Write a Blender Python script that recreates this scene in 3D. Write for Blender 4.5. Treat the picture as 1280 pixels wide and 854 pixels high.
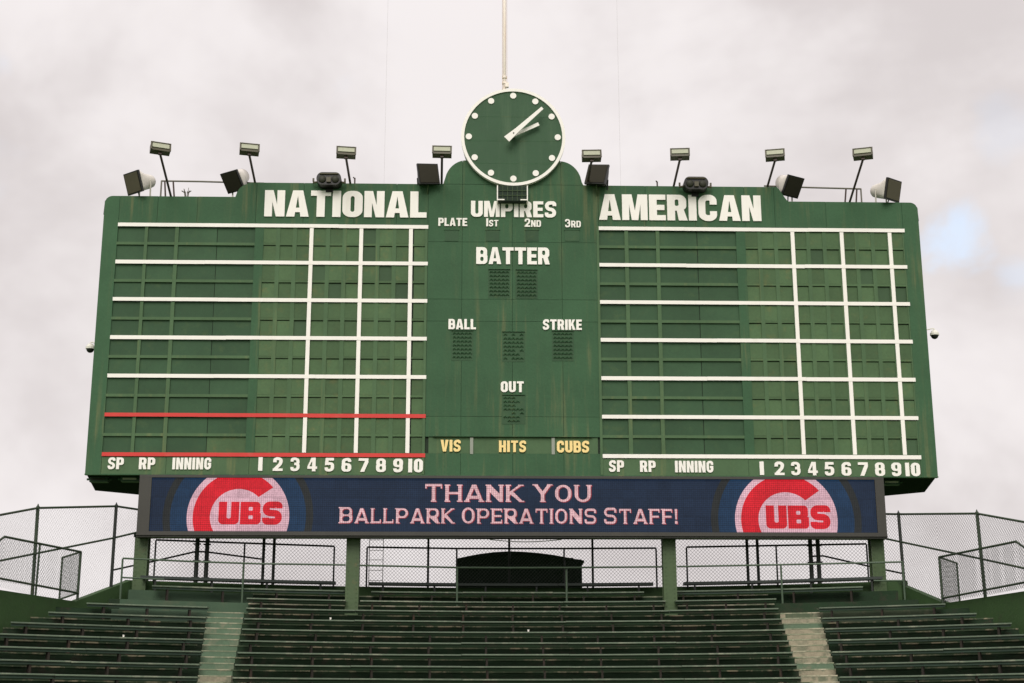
import bpy, bmesh, math, random
from mathutils import Vector, Matrix
from mathutils.geometry import tessellate_polygon
random.seed(7)
R = math.radians
for o in list(bpy.data.objects): bpy.data.objects.remove(o)
SC = bpy.context.scene
COL = SC.collection

# ------------------------------------------------------------------ camera, sky, sun, exposure
EYE = 6.0                                   # eye height above the field
CAMP = Vector((-1.2138, -39.5445, EYE))
YAW, PITCH, ROLL, FPX = -0.0289, 0.2613, 0.0017, 1867.0
cd = bpy.data.cameras.new('camera'); cam = bpy.data.objects.new('camera', cd); COL.objects.link(cam)
cam.location = CAMP
cam.rotation_euler = (Matrix.Rotation(YAW, 3, 'Z') @ Matrix.Rotation(math.pi/2 + PITCH, 3, 'X') @ Matrix.Rotation(-ROLL, 3, 'Z')).to_euler()
cd.sensor_width = 36; cd.lens = FPX*36/1280; cd.clip_start = .1; cd.clip_end = 6000
SC.camera = cam

SUN_EL, SUN_AZ = R(38), R(8)                # high, behind the camera, a little to the left
w = bpy.data.worlds.new("World"); SC.world = w; w.use_nodes = True
nt = w.node_tree; nt.nodes.clear()
def N(t, typ, **kw):
    n = t.nodes.new(typ)
    for k, v in kw.items():
        if k in n.inputs.keys() if isinstance(k, str) else False: n.inputs[k].default_value = v
        else: setattr(n, k, v)
    return n
def mathn(t, op, a, b=None, clamp=False):
    n = t.nodes.new('ShaderNodeMath'); n.operation = op; n.use_clamp = clamp
    for i, v in enumerate((a, b)):
        if v is None: continue
        if isinstance(v, (int, float)): n.inputs[i].default_value = v
        else: t.links.new(v, n.inputs[i])
    return n.outputs[0]
def mixc(t, f, a, b, mode='MIX'):
    n = t.nodes.new('ShaderNodeMix'); n.data_type = 'RGBA'; n.blend_type = mode
    for i, v in ((0, f), (6, a), (7, b)):
        if isinstance(v, (int, float)): n.inputs[i].default_value = v
        elif isinstance(v, tuple): n.inputs[i].default_value = (*v, 1)
        else: t.links.new(v, n.inputs[i])
    return n.outputs[2]
def ramp(t, v, a, b, lo=0., hi=1.):
    n = t.nodes.new('ShaderNodeMapRange'); n.interpolation_type = 'SMOOTHSTEP'
    n.inputs[1].default_value = a; n.inputs[2].default_value = b; n.inputs[3].default_value = lo; n.inputs[4].default_value = hi
    t.links.new(v, n.inputs[0]); return n.outputs[0]
def noise(t, vec, scale, detail=4, rough=.5, dist=0):
    n = t.nodes.new('ShaderNodeTexNoise'); n.inputs['Scale'].default_value = scale; n.inputs['Detail'].default_value = detail
    n.inputs['Roughness'].default_value = rough; n.inputs['Distortion'].default_value = dist
    t.links.new(vec, n.inputs['Vector']); return n.outputs[0]
def mapping(t, vec, scale=(1, 1, 1), loc=(0, 0, 0)):
    n = t.nodes.new('ShaderNodeMapping'); n.inputs['Scale'].default_value = scale; n.inputs['Location'].default_value = loc
    t.links.new(vec, n.inputs['Vector']); return n.outputs[0]

sky = nt.nodes.new('ShaderNodeTexSky'); sky.sky_type = 'NISHITA'; sky.sun_disc = False
sky.sun_elevation = SUN_EL; sky.sun_rotation = R(180) + SUN_AZ
tc = nt.nodes.new('ShaderNodeTexCoord'); gen = tc.outputs['Generated']
sepz = nt.nodes.new('ShaderNodeSeparateXYZ'); nt.links.new(gen, sepz.inputs[0])
m1 = mapping(nt, gen, (1, 1, 1.25), (.31, .1, .98))
big = noise(nt, m1, 3.3, 5, .55, .25)
fine = noise(nt, mapping(nt, gen, (1, 1, 1.1), (2.2, 0, .3)), 8, 5, .55, .2)
holes = noise(nt, mapping(nt, gen, (1, 1, 1.3), (5.13, 3.4, 1.7)), 5.2, 4, .5, .3)
tone = mathn(nt, 'ADD', mathn(nt, 'MULTIPLY', big, .75), mathn(nt, 'MULTIPLY', fine, .25))
tone = ramp(nt, tone, .40, .58)
cloud = mixc(nt, tone, (5.30, 4.90, 4.88), (6.80, 6.42, 6.40))          # grey-rose base to bright cloud
lift = ramp(nt, sepz.outputs[2], .42, 1.0, 1.0, 1.9)
lv = nt.nodes.new('ShaderNodeVectorMath'); lv.operation = 'SCALE'; nt.links.new(cloud, lv.inputs[0]); nt.links.new(lift, lv.inputs['Scale'])
blue = nt.nodes.new('ShaderNodeVectorMath'); blue.operation = 'ADD'; nt.links.new(sky.outputs[0], blue.inputs[0]); blue.inputs[1].default_value = (3.5, 4.0, 4.35)
gap = ramp(nt, holes, .62, .76, 0, .4)
def breakin(px, py, size, amt):                # a thin spot in the cloud, in a fixed direction of the sky
    v = Vector(((px-640)/FPX, (427-py)/FPX, -1)).normalized(); v = cam.rotation_euler.to_matrix() @ v
    dn = nt.nodes.new('ShaderNodeVectorMath'); dn.operation = 'DISTANCE'; nt.links.new(gen, dn.inputs[0]); dn.inputs[1].default_value = v
    wob = mathn(nt, 'ADD', dn.outputs['Value'], mathn(nt, 'MULTIPLY', mathn(nt, 'SUBTRACT', fine, .5), size*5.5))
    return ramp(nt, wob, size, size*.15, 0, amt)
for a_ in ((1195, 285, .038, .55), (1276, 345, .022, .25), (6, 78, .014, .14), (1250, 165, .030, .14)): gap = mathn(nt, 'MAXIMUM', gap, breakin(*a_))
skyc = mixc(nt, gap, lv.outputs[0], blue.outputs[0])
bg = nt.nodes.new('ShaderNodeBackground'); bg.inputs[1].default_value = 0.1
nt.links.new(skyc, bg.inputs[0])
wo = nt.nodes.new('ShaderNodeOutputWorld'); nt.links.new(bg.outputs[0], wo.inputs[0])
sl = bpy.data.lights.new('sun', 'SUN'); sl.energy = 1.5; sl.angle = R(36); sl.color = (1, .955, .89)
so = bpy.data.objects.new('sun', sl); COL.objects.link(so)
so.rotation_euler = (R(90) - SUN_EL, 0, -SUN_AZ)
SC.view_settings.view_transform = 'Standard'; SC.view_settings.look = 'None'
SC.view_settings.gamma = 1; SC.view_settings.use_curve_mapping = False; SC.view_settings.exposure = 0.42

# ------------------------------------------------------------------ measuring: photo position -> point on a real plane of the place
def ray(px, py):
    v = Vector(((px-640)/FPX, (427-py)/FPX, -1)); return cam.rotation_euler.to_matrix() @ v
def P(px, py, Y=0.0):                       # point on the vertical plane at depth Y
    d = ray(px, py); return CAMP + d*((Y-CAMP.y)/d.y)
def PZ(px, py, z):                          # point at height z above the eye
    d = ray(px, py); return CAMP + d*(z/d.z)

# ------------------------------------------------------------------ materials
def material(name, col, rough=.6, var=.12, stain=None, stain_amt=.0, streak=False, fine_amt=.06, rnd=0., bump=.0, spec=.35, metal=0., scale=1., edge=(.5, .75)):
    m = bpy.data.materials.new(name); m.use_nodes = True; t = m.node_tree; b = t.nodes['Principled BSDF']
    geo = t.nodes.new('ShaderNodeNewGeometry'); pos = geo.outputs['Position']
    n1 = noise(t, pos, .9*scale, 5, .6); n2 = noise(t, pos, 14*scale, 3, .6)
    v = mathn(t, 'ADD', mathn(t, 'MULTIPLY', mathn(t, 'SUBTRACT', n1, .5), var*4), 1.0)
    v = mathn(t, 'ADD', v, mathn(t, 'MULTIPLY', mathn(t, 'SUBTRACT', n2, .5), fine_amt*4))
    if rnd:
        oi = t.nodes.new('ShaderNodeObjectInfo')
        v = mathn(t, 'MULTIPLY', v, mathn(t, 'ADD', mathn(t, 'MULTIPLY', mathn(t, 'SUBTRACT', oi.outputs['Random'], .5), 2*rnd), 1.0))
    c = col
    if stain:
        sm = mapping(t, pos, (2.6, 2.6, .16)) if streak else mapping(t, pos, (1, 1, 1))
        s1 = noise(t, sm, 1.6*scale if streak else 3.2*scale, 6, .65)
        s2 = noise(t, mapping(t, pos, (1, 1, 1), (9, 3, 4)), .55*scale, 3, .5)
        f = mathn(t, 'MULTIPLY', ramp(t, s1, edge[0], edge[1]), mathn(t, 'ADD', ramp(t, s2, .35, .65), .25), True)
        f = mathn(t, 'MULTIPLY', f, stain_amt, True)
        c = mixc(t, f, col, stain)
    sc = t.nodes.new('ShaderNodeVectorMath'); sc.operation = 'SCALE'
    if isinstance(c, tuple): sc.inputs[0].default_value = c
    else: t.links.new(c, sc.inputs[0])
    t.links.new(v, sc.inputs['Scale']); t.links.new(sc.outputs[0], b.inputs['Base Color'])
    t.links.new(mathn(t, 'ADD', mathn(t, 'MULTIPLY', n2, .2), rough-.1), b.inputs['Roughness'])
    b.inputs['Specular IOR Level'].default_value = spec; b.inputs['Metallic'].default_value = metal
    if bump:
        bn = t.nodes.new('ShaderNodeBump'); bn.inputs['Strength'].default_value = bump; bn.inputs['Distance'].default_value = .02
        t.links.new(n2, bn.inputs['Height']); t.links.new(bn.outputs[0], b.inputs['Normal'])
    return m
YS = (.20, .205, .085)
M = {}
M['face'] = material('board_green_paint', (.045, .106, .052), .7, .14, (.140, .155, .072), .68, True, .09, bump=.2, rnd=.06, edge=(.50, .72), spec=.2)
M['rail'] = material('board_rail_paint', (.076, .136, .066), .7, .14, (.19, .20, .085), .55, True, .07, spec=.2)
M['name'] = material('name_panel_paint', (.041, .088, .044), .65, .14, (.075, .12, .05), .5, False, .08, rnd=.13, spec=.2)
M['num'] = material('number_panel_paint', (.074, .130, .060), .7, .15, (.13, .145, .06), .6, False, .10, rnd=.15, spec=.2)
M['dknum'] = material('fresh_panel_paint', (.052, .096, .048), .65, .10, None, 0, False, .06, rnd=.15, spec=.2)
M['dark'] = material('dark_gap', (.02, .035, .02), .8)
M['white'] = material('white_letter_paint', (.89, .855, .80), .6, .03, (.66, .60, .48), .22, True, .01)
M['yellow'] = material('cream_letter_paint', (.90, .68, .28), .45, .03, (.8, .5, .2), .4, False, .02)
M['red'] = material('red_line_paint', (.62, .035, .028), .45, .05, (.5, .12, .08), .4, False, .03)
M['clock'] = material('clock_face_paint', (.038, .090, .043), .7, .08, (.09, .15, .08), .5, True, .04)
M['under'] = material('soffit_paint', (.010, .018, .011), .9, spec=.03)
M['house'] = material('housing_sheet', (.03, .07, .035), .6)
M['frame'] = material('led_cabinet_metal', (.045, .043, .036), .5, .08, (.07, .065, .05), .4, True)
M['steel'] = material('green_steel_paint', (.062, .100, .042), .5, .12, (.15, .11, .05), .45, False, .08, bump=.2, edge=(.55, .72))
M['rusty'] = material('rusty_brown_bracket', (.020, .016, .011), .8, .2, (.09, .045, .025), .6, False, .1)
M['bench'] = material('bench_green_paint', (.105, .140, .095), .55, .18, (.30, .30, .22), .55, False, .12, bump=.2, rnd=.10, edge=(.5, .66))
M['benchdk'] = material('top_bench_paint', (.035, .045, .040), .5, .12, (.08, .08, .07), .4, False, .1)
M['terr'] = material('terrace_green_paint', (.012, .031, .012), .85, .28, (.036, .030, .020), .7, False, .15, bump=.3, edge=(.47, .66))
M['nose'] = material('worn_step_edge', (.050, .076, .040), .8, .28, (.30, .26, .17), .95, False, .2, bump=.3, edge=(.47, .60))
M['land'] = material('landing_green_paint', (.088, .145, .092), .7, .12, (.16, .16, .10), .55, False, .08, bump=.2, edge=(.52, .7))
M['stairg'] = material('stair_green_paint', (.100, .158, .098), .7, .12, (.20, .19, .13), .7, False, .1, bump=.3, edge=(.5, .68))
M['stairc'] = material('bare_stair_concrete', (.29, .26, .185), .85, .22, (.10, .125, .08), .8, False, .15, bump=.4, edge=(.45, .6))
M['stairn'] = material('stair_nosing_paint', (.19, .22, .14), .75, .2, (.46, .42, .31), .9, False, .2, edge=(.45, .58))
M['wall'] = material('parapet_green_paint', (.040, .086, .027), .75, .15, (.045, .065, .03), .6, False, .1, bump=.3)
M['shed'] = material('shed_dark_paint', (.012, .026, .014), .75)
M['fencepost'] = material('fence_post_green', (.035, .055, .032), .5, .15, (.08, .07, .04), .4)
M['fencedk'] = material('fence_post_dark', (.018, .022, .018), .5)
M['wire'] = material('chain_link_wire', (.05, .065, .05), .5)
M['rail2'] = material('handrail_green', (.065, .10, .062), .45, .15)
M['pole'] = material('lamp_pole_brown', (.060, .038, .032), .5)
M['lampbody'] = material('lamp_housing_bronze', (.085, .075, .045), .45)
M['glass'] = material('lamp_glass', (.44, .45, .34), .55, .05, spec=.15)
M['horn'] = material('horn_white_fibreglass', (.62, .58, .52), .4, .06, (.30, .27, .18), .5, True)
M['grille'] = material('horn_grille_brown', (.080, .070, .042), .6, .15)
M['grilledk'] = material('speaker_grille_dark', (.030, .027, .018), .7, .15, spec=.15)
M['black'] = material('black_fitting', (.012, .012, .010), .4)
M['lens'] = material('lamp_lens_olive', (.035, .036, .024), .5, spec=.2)
M['cream'] = material('cream_flagpole_paint', (.84, .76, .67), .4, .05, (.62, .40, .24), .6, True)
M['cctv'] = material('camera_white_plastic', (.72, .70, .62), .35)
M['galv'] = material('galvanised_pipe', (.16, .15, .12), .45)
M['cable'] = material('grey_cable', (.5, .48, .48), .5)
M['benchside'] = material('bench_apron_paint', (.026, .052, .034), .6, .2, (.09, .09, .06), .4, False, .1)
M['tan'] = material('tan_halyard', (.55, .38, .24), .6)
M['landr'] = material('worn_landing_paint', (.070, .095, .055), .75, .2, (.24, .21, .14), .7, edge=(.48, .66))
M['land2'] = material('shaded_landing_paint', (.052, .094, .054), .7, .15, (.10, .10, .06), .5)  # landing green darkened: shade under the upper benches put into the colour
M['grass'] = material('outfield_grass', (.055, .11, .03), .9, .15, (.10, .12, .04), .4)
M['grey'] = material('weathered_divider', (.28, .30, .25), .7, .1)

def led_mat(name, col, strength=1., cells=True):
    m = bpy.data.materials.new(name); m.use_nodes = True; t = m.node_tree; b = t.nodes['Principled BSDF']
    geo = t.nodes.new('ShaderNodeNewGeometry'); pos = geo.outputs['Position']
    c = col
    v = 1.0
    wn = t.nodes.new('ShaderNodeTexWhiteNoise'); wn.noise_dimensions = '3D'
    sn = t.nodes.new('ShaderNodeVectorMath'); sn.operation = 'SNAP'; sn.inputs[1].default_value = (.32, 10, .24)
    t.links.new(pos, sn.inputs[0]); t.links.new(sn.outputs[0], wn.inputs[0])          # cabinet to cabinet differences
    wn2 = t.nodes.new('ShaderNodeTexWhiteNoise'); wn2.noise_dimensions = '3D'
    sn2 = t.nodes.new('ShaderNodeVectorMath'); sn2.operation = 'SNAP'; sn2.inputs[1].default_value = (.022, 10, .022)
    t.links.new(pos, sn2.inputs[0]); t.links.new(sn2.outputs[0], wn2.inputs[0])       # single pixels
    big_ = noise(t, pos, 1.2, 3)
    v = mathn(t, 'ADD', mathn(t, 'MULTIPLY', wn.outputs[0], .16), mathn(t, 'MULTIPLY', wn2.outputs[0], .28))
    v = mathn(t, 'ADD', v, mathn(t, 'MULTIPLY', big_, .5)); v = mathn(t, 'ADD', v, .48)
    sp_ = t.nodes.new('ShaderNodeSeparateXYZ'); t.links.new(pos, sp_.inputs[0])
    for ax, pitch in ((2, .243), (0, .32)):                                              # seams between the modules
        fr = mathn(t, 'FRACT', mathn(t, 'DIVIDE', mathn(t, 'ADD', sp_.outputs[ax], 40.0), pitch))
        v = mathn(t, 'MULTIPLY', v, mathn(t, 'SUBTRACT', 1.0, mathn(t, 'MULTIPLY', mathn(t, 'LESS_THAN', fr, .075), .22 if ax == 2 else .10)))
    for ax in (2, 0):                                                                    # rows and columns of lamps
        fr = mathn(t, 'FRACT', mathn(t, 'DIVIDE', mathn(t, 'ADD', sp_.outputs[ax], 40.0), .054))
        v = mathn(t, 'MULTIPLY', v, mathn(t, 'SUBTRACT', 1.06, mathn(t, 'MULTIPLY', mathn(t, 'LESS_THAN', fr, .4), .26)))
    sc = t.nodes.new('ShaderNodeVectorMath'); sc.operation = 'SCALE'; sc.inputs[0].default_value = col
    t.links.new(v, sc.inputs['Scale']); t.links.new(sc.outputs[0], b.inputs['Emission Color'])
    b.inputs['Emission Strength'].default_value = strength
    b.inputs['Base Color'].default_value = (.008, .008, .008, 1); b.inputs['Roughness'].default_value = .7
    b.inputs['Specular IOR Level'].default_value = .1
    return m
M['led_navy'] = led_mat('led_navy', (.0095, .0190, .041))
M['led_blue'] = led_mat('led_blue', (.0100, .030, .068))
M['led_brown'] = led_mat('led_dim', (.0185, .0205, .021))
M['led_pinkw'] = led_mat('led_pink_white', (.56, .34, .39))
M['led_red'] = led_mat('led_red', (.52, .012, .022))
M['led_text'] = led_mat('led_text_pink', (.60, .36, .375))
M['led_shadow'] = led_mat('led_text_edge', (.22, .030, .040))

# ------------------------------------------------------------------ object helpers
def mesh_obj(name, bm, mat, parent=None, smooth=False):
    me = bpy.data.meshes.new(name); bmesh.ops.recalc_face_normals(bm, faces=bm.faces); bm.to_mesh(me); bm.free()
    if mat is not None: me.materials.append(M[mat] if isinstance(mat, str) else mat)
    if smooth:
        for f in me.polygons: f.use_smooth = True
    return link(name, me, parent)
def link(name, me, parent=None, mw=None):
    o = bpy.data.objects.new(name, me); COL.objects.link(o)
    if parent is not None:
        o.parent = parent; o.matrix_parent_inverse = MW[parent.name].inverted()
    if mw is not None: o.matrix_basis = mw
    MW[o.name] = mw.copy() if mw is not None else Matrix()
    return o
MW = {}
def thing(name, label, cat, loc, group=None, rotz=0):
    o = bpy.data.objects.new(name, None); COL.objects.link(o); o.empty_display_size = .2
    o.location = loc; o.rotation_euler = (0, 0, rotz)
    MW[o.name] = Matrix.Translation(loc) @ Matrix.Rotation(rotz, 4, 'Z')
    o['label'] = label; o['category'] = cat
    if group: o['group'] = group
    return o
def tag(o, label, cat, group=None):
    o['label'] = label; o['category'] = cat
    if group: o['group'] = group
    return o
def box(bm, a, b, mat4=None):
    x0, y0, z0 = a; x1, y1, z1 = b
    vs = [bm.verts.new(v) for v in ((x0,y0,z0),(x1,y0,z0),(x1,y1,z0),(x0,y1,z0),(x0,y0,z1),(x1,y0,z1),(x1,y1,z1),(x0,y1,z1))]
    if mat4 is not None:
        for v in vs: v.co = mat4 @ v.co
    for f in ((0,1,2,3),(4,5,6,7),(0,1,5,4),(1,2,6,5),(2,3,7,6),(3,0,4,7)): bm.faces.new([vs[i] for i in f])
    return vs
def tube(bm, a, b, r, n=8, r2=None):
    a = Vector(a); b = Vector(b); d = (b-a)
    if d.length < 1e-6: return
    q = d.to_track_quat('Z', 'Y'); r2 = r if r2 is None else r2
    va = [bm.verts.new(a + q @ Vector((r*math.cos(2*math.pi*i/n), r*math.sin(2*math.pi*i/n), 0))) for i in range(n)]
    vb = [bm.verts.new(b + q @ Vector((r2*math.cos(2*math.pi*i/n), r2*math.sin(2*math.pi*i/n), 0))) for i in range(n)]
    for i in range(n): bm.faces.new((va[i], va[(i+1) % n], vb[(i+1) % n], vb[i]))
    bm.faces.new(va); bm.faces.new(vb)
def polytube(bm, pts, r, n=8):
    for i in range(len(pts)-1):
        a, b = Vector(pts[i]), Vector(pts[i+1]); e = (b-a).normalized()*r*.5
        tube(bm, a - (e if i else e*0), b + (e if i < len(pts)-2 else e*0), r, n)
def sweep(bm, front, back, z0, z1):
    """solid between two XY polylines (same count) from z0 to z1"""
    n = len(front); rows = []
    for f, b in zip(front, back):
        rows.append([bm.verts.new((f[0], f[1], z0)), bm.verts.new((b[0], b[1], z0)), bm.verts.new((b[0], b[1], z1)), bm.verts.new((f[0], f[1], z1))])
    for i in range(n-1):
        for j in range(4): bm.faces.new((rows[i][j], rows[i][(j+1) % 4], rows[i+1][(j+1) % 4], rows[i+1][j]))
    bm.faces.new(rows[0]); bm.faces.new(rows[-1])
def extrude_loops(bm, loops, y0, y1, T=lambda x, z: (x, z)):
    """solid from outer loop + holes in the X-Z plane; front at y0, back at y1"""
    tl = [[Vector((*T(*p), 0)) for p in lp] for lp in loops]
    tris = tessellate_polygon(tl); flat = [p for lp in tl for p in lp]
    fv = [bm.verts.new((p.x, y0, p.y)) for p in flat]; bv = [bm.verts.new((p.x, y1, p.y)) for p in flat]
    for t in tris:
        try: bm.faces.new([fv[i] for i in t]); bm.faces.new([bv[i] for i in reversed(t)])
        except ValueError: pass
    k = 0
    for lp in tl:
        n = len(lp)
        for i in range(n):
            a, b = k+i, k+(i+1) % n
            try: bm.faces.new((fv[a], fv[b], bv[b], bv[a]))
            except ValueError: pass
        k += n

# ------------------------------------------------------------------ glyphs (bold condensed grotesque built from rounded outlines)
def rp(pts, seg=5):
    out = []; n = len(pts)
    for i in range(n):
        p = pts[i]; r = p[2] if len(p) > 2 else 0; c = Vector(p[:2])
        if r <= 0: out.append((c.x, c.y)); continue
        a = Vector(pts[i-1][:2]); b = Vector(pts[(i+1) % n][:2]); da = (a-c); db = (b-c)
        r = min(r, da.length*.5, db.length*.5); s = c + da.normalized()*r; e = c + db.normalized()*r
        for j in range(seg+1):
            t = j/seg; q = (s*(1-t)**2 + c*2*t*(1-t)*.62 + e*t**2); wgt = (1-t)**2 + 2*t*(1-t)*.62 + t**2; q = q/wgt
            out.append((q.x, q.y))
    return out
def stroke(pts, wd, seg=6):
    path = []; n = len(pts)
    for i, p in enumerate(pts):
        c = Vector(p[:2]); r = p[2] if len(p) > 2 else 0
        if r <= 0 or i in (0, n-1): path.append(c); continue
        a = Vector(pts[i-1][:2]); b = Vector(pts[i+1][:2]); da = a-c; db = b-c
        r = min(r, da.length*.5, db.length*.5); s = c+da.normalized()*r; e = c+db.normalized()*r
        for j in range(seg+1):
            t = j/seg; q = (s*(1-t)**2 + c*2*t*(1-t)*.7 + e*t**2)/((1-t)**2+2*t*(1-t)*.7+t**2)
            if not path or (q-path[-1]).length > 1e-4: path.append(q)
    L, Rr = [], []
    for i, c in enumerate(path):
        d1 = (path[i]-path[i-1]).normalized() if i else (path[1]-path[0]).normalized()
        d2 = (path[i+1]-path[i]).normalized() if i < len(path)-1 else d1
        n1 = Vector((-d1.y, d1.x)); n2 = Vector((-d2.y, d2.x)); nn = (n1+n2).normalized(); k = 1/max(.5, nn.dot(n1))
        L.append((c+nn*k*wd/2)); Rr.append((c-nn*k*wd/2))
    return [(p.x, p.y) for p in L] + [(p.x, p.y) for p in reversed(Rr)]
def glyph(ch, w=.60, s=.23, t=.19, R_=.22):
    """returns (loops list-of-solids, advance width). Each solid = [outer, hole...]"""
    h = s/2; q = t/2; ri = max(.04, R_-.13)
    rect = lambda x0, y0, x1, y1, r=0: rp([(x0,y0,r),(x1,y0,r),(x1,y1,r),(x0,y1,r)])
    if ch == 'A':
        W = w*1.12; c = W/2; ap = .86
        L = lambda y: s*1.02 + (c - s*1.02)*y/ap
        return [[[(0,0),(s*1.02,0),(L(.17),.17),(W-L(.17),.17),(W-s*1.02,0),(W,0),(c+s*.62,1),(c-s*.62,1)], [(L(.34),.34),(W-L(.34),.34),(c,ap-.06)]]], W
    if ch == 'B':
        return [[rp([(0,0),(w,0,R_),(w,.5,.13),(.93*w,.525),(.97*w,.55,.1),(.97*w,1,R_),(0,1)]), rect(s,t*.9,w-s*.95,.5-q*.8,ri), rect(s,.5+q*.8,w-s*1.0,1-t*.9,ri)]], w
    if ch == 'C': return [[stroke([(w-h,.37),(w-h,q,R_),(h,q,R_),(h,1-q,R_),(w-h,1-q,R_),(w-h,.63)], (s+t)/2)]], w
    if ch == 'D': return [[rp([(0,0),(w,0,R_*1.1),(w,1,R_*1.1),(0,1)]), rect(s,t,w-s,1-t,ri)]], w
    if ch == 'E': W=w*.86; return [[[(0,0),(W,0),(W,t),(s,t),(s,.5-q),(W*.93,.5-q),(W*.93,.5+q),(s,.5+q),(s,1-t),(W,1-t),(W,1),(0,1)]]], W
    if ch == 'F': W=w*.84; return [[[(0,0),(s,0),(s,.48-q),(W*.92,.48-q),(W*.92,.48+q),(s,.48+q),(s,1-t),(W,1-t),(W,1),(0,1)]]], W
    if ch == 'G': return [[stroke([(w-h,.66),(w-h,1-q,R_),(h,1-q,R_),(h,q,R_),(w-h,q,R_),(w-h,.47),(w*.5,.47)], (s+t)/2)]], w
    if ch == 'H': return [[[(0,0),(s,0),(s,.5-q),(w-s,.5-q),(w-s,0),(w,0),(w,1),(w-s,1),(w-s,.5+q),(s,.5+q),(s,1),(0,1)]]], w
    if ch == 'I': return [[rect(0,0,s*1.02,1)]], s*1.02
    if ch == 'K': W=w*1.05; return [[[(0,0),(s,0),(s,.33),(s+.06,.42),(W-s*1.12,0),(W,0),(s+.19,.60),(W-.02,1),(W-s*1.15,1),(s,.58),(s,1),(0,1)]]], W
    if ch == 'L': W=w*.82; return [[[(0,0),(W,0),(W,t),(s,t),(s,1),(0,1)]]], W
    if ch == 'M': W=w*1.32; c=W/2; return [[[(0,0),(s*.9,0),(s*.9,.62),(c-s*.42,0),(c+s*.42,0),(W-s*.9,.62),(W-s*.9,0),(W,0),(W,1),(W-s*1.25,1),(c,.36),(s*1.25,1),(0,1)]]], W
    if ch == 'N': return [[[(0,0),(s*.95,0),(s*.95,.56),(w-s*1.05,0),(w,0),(w,1),(w-s*.95,1),(w-s*.95,.46),(s*1.05,1),(0,1)]]], w
    if ch in 'O0': W = w*(1 if ch == 'O' else .92); return [[rect(0,0,W,1,R_*1.15), rect(s,t,W-s,1-t,max(.05,R_-.08))]], W
    if ch == 'P': return [[rp([(0,0),(s,0),(s,.36),(w,.36,R_),(w,1,R_),(0,1)]), rect(s,.36+t*.9,w-s,1-t*.9,ri)]], w
    if ch == 'R': return [[rp([(0,0),(s,0),(s,.38),(s+.06,.38),(w-s*1.02,0),(w+.03,0),(w*.86,.42),(w,.5,.1),(w,1,R_),(0,1)]), rect(s,.40+t*.8,w-s,1-t*.9,ri)]], w+.02
    if ch == 'S': return [[stroke([(h*.9,.30),(h*.9,q,R_),(w-h,q,R_),(w-h,.48,R_*.9),(h,.52,R_*.9),(h,1-q,R_),(w-h*.9,1-q,R_),(w-h*.9,.71)], (s+t)/2*.97)]], w
    if ch == 'T': W=w*1.0; c=W/2; return [[[(c-h,0),(c+h,0),(c+h,1-t),(W,1-t),(W,1),(0,1),(0,1-t),(c-h,1-t)]]], W
    if ch == 'U': return [[rp([(0,0,R_*1.15),(w,0,R_*1.15),(w,1),(w-s,1),(w-s,t,ri+.03),(s,t,ri+.03),(s,1),(0,1)])]], w
    if ch == 'V': W=w*1.08; c=W/2; return [[[(c-s*.55,0),(c+s*.55,0),(W,1),(W-s*1.05,1),(c,.30),(s*1.05,1),(0,1)]]], W
    if ch == 'Y': W=w*1.1; c=W/2; return [[[(c-h,0),(c+h,0),(c+h,.42),(W,1),(W-s*1.1,1),(c,.60),(s*1.1,1),(0,1),(c-h,.42)]]], W
    if ch == '!': return [[rect(0,0,s,.2)], [[(s*.2,.3),(s*.8,.3),(s,1),(0,1)]]], s
    if ch == '1': return [[rect(0,0,s*1.05,1)]], s*1.05
    if ch == '2': return [[stroke([(h,.64),(h,1-q,R_),(w-h,1-q,R_),(w-h,.56,.16),(h*1.2,q*1.4)], (s+t)/2)], [rect(.0,0,w,t*.93)]], w
    if ch == '3': return [[stroke([(h,.70),(h,1-q,R_),(w-h*1.1,1-q,R_),(w-h*1.1,.53,.15),(w*.42,.53)], (s+t)/2*.9)], [stroke([(w*.42,.53),(w-h,.53,.2),(w-h,q,R_),(h,q,R_),(h,.30)], (s+t)/2*.9)]], w
    if ch == '4': return [[[(w*.52,0),(w*.52+s,0),(w*.52+s,.18),(w*1.08,.18),(w*1.08,.36),(w*.52+s,.36),(w*.52+s,1),(w*.42,1),(0,.36),(0,.18),(w*.52,.18)], [(w*.20,.36),(w*.52,.36),(w*.52,.76)]]], w*1.1
    if ch == '5': return [[stroke([(h,.30),(h,q,R_),(w-h,q,R_),(w-h,.58,R_),(s*.95,.58,.1),(s*.72,.50)], (s+t)/2*.95)], [[(s*.0+.02,.45),(s*.98,.50),(s*1.05,1-t),(w*.95,1-t),(w*.95,1),(.06,1)]]], w
    if ch == '6': return [[rect(0,0,w,.62,R_), rect(s,t*.9,w-s,.62-t*.8,ri)], [stroke([(h,.25),(h,1-q,R_),(w-h,1-q,R_),(w-h,.72)], (s+t)/2*.97)]], w
    if ch == '9': return [[rect(0,.38,w,1,R_), rect(s,.38+t*.8,w-s,1-t*.9,ri)], [stroke([(w-h,.75),(w-h,q,R_),(h,q,R_),(h,.28)], (s+t)/2*.97)]], w
    if ch == '7': return [[[(w*.18,0),(w*.18+s*1.05,0),(w,.70),(w,1),(0,1),(0,1-t),(w-s*.9,1-t),(w-s*.95,.76)]]], w
    if ch == '8': return [[rp([(0,0,R_),(w,0,R_),(w,.5,.13),(.92*w,.53),(.98*w,.56,.12),(.98*w,1,R_),(.02*w,1,R_),(.02*w,.56,.12),(.08*w,.53),(0,.5,.13)]), rect(s*.95,t*.85,w-s*.95,.5-q*.7,ri), rect(s,.5+q*.8,w-s,1-t*.85,ri)]], w
    return [], w*.5
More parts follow.
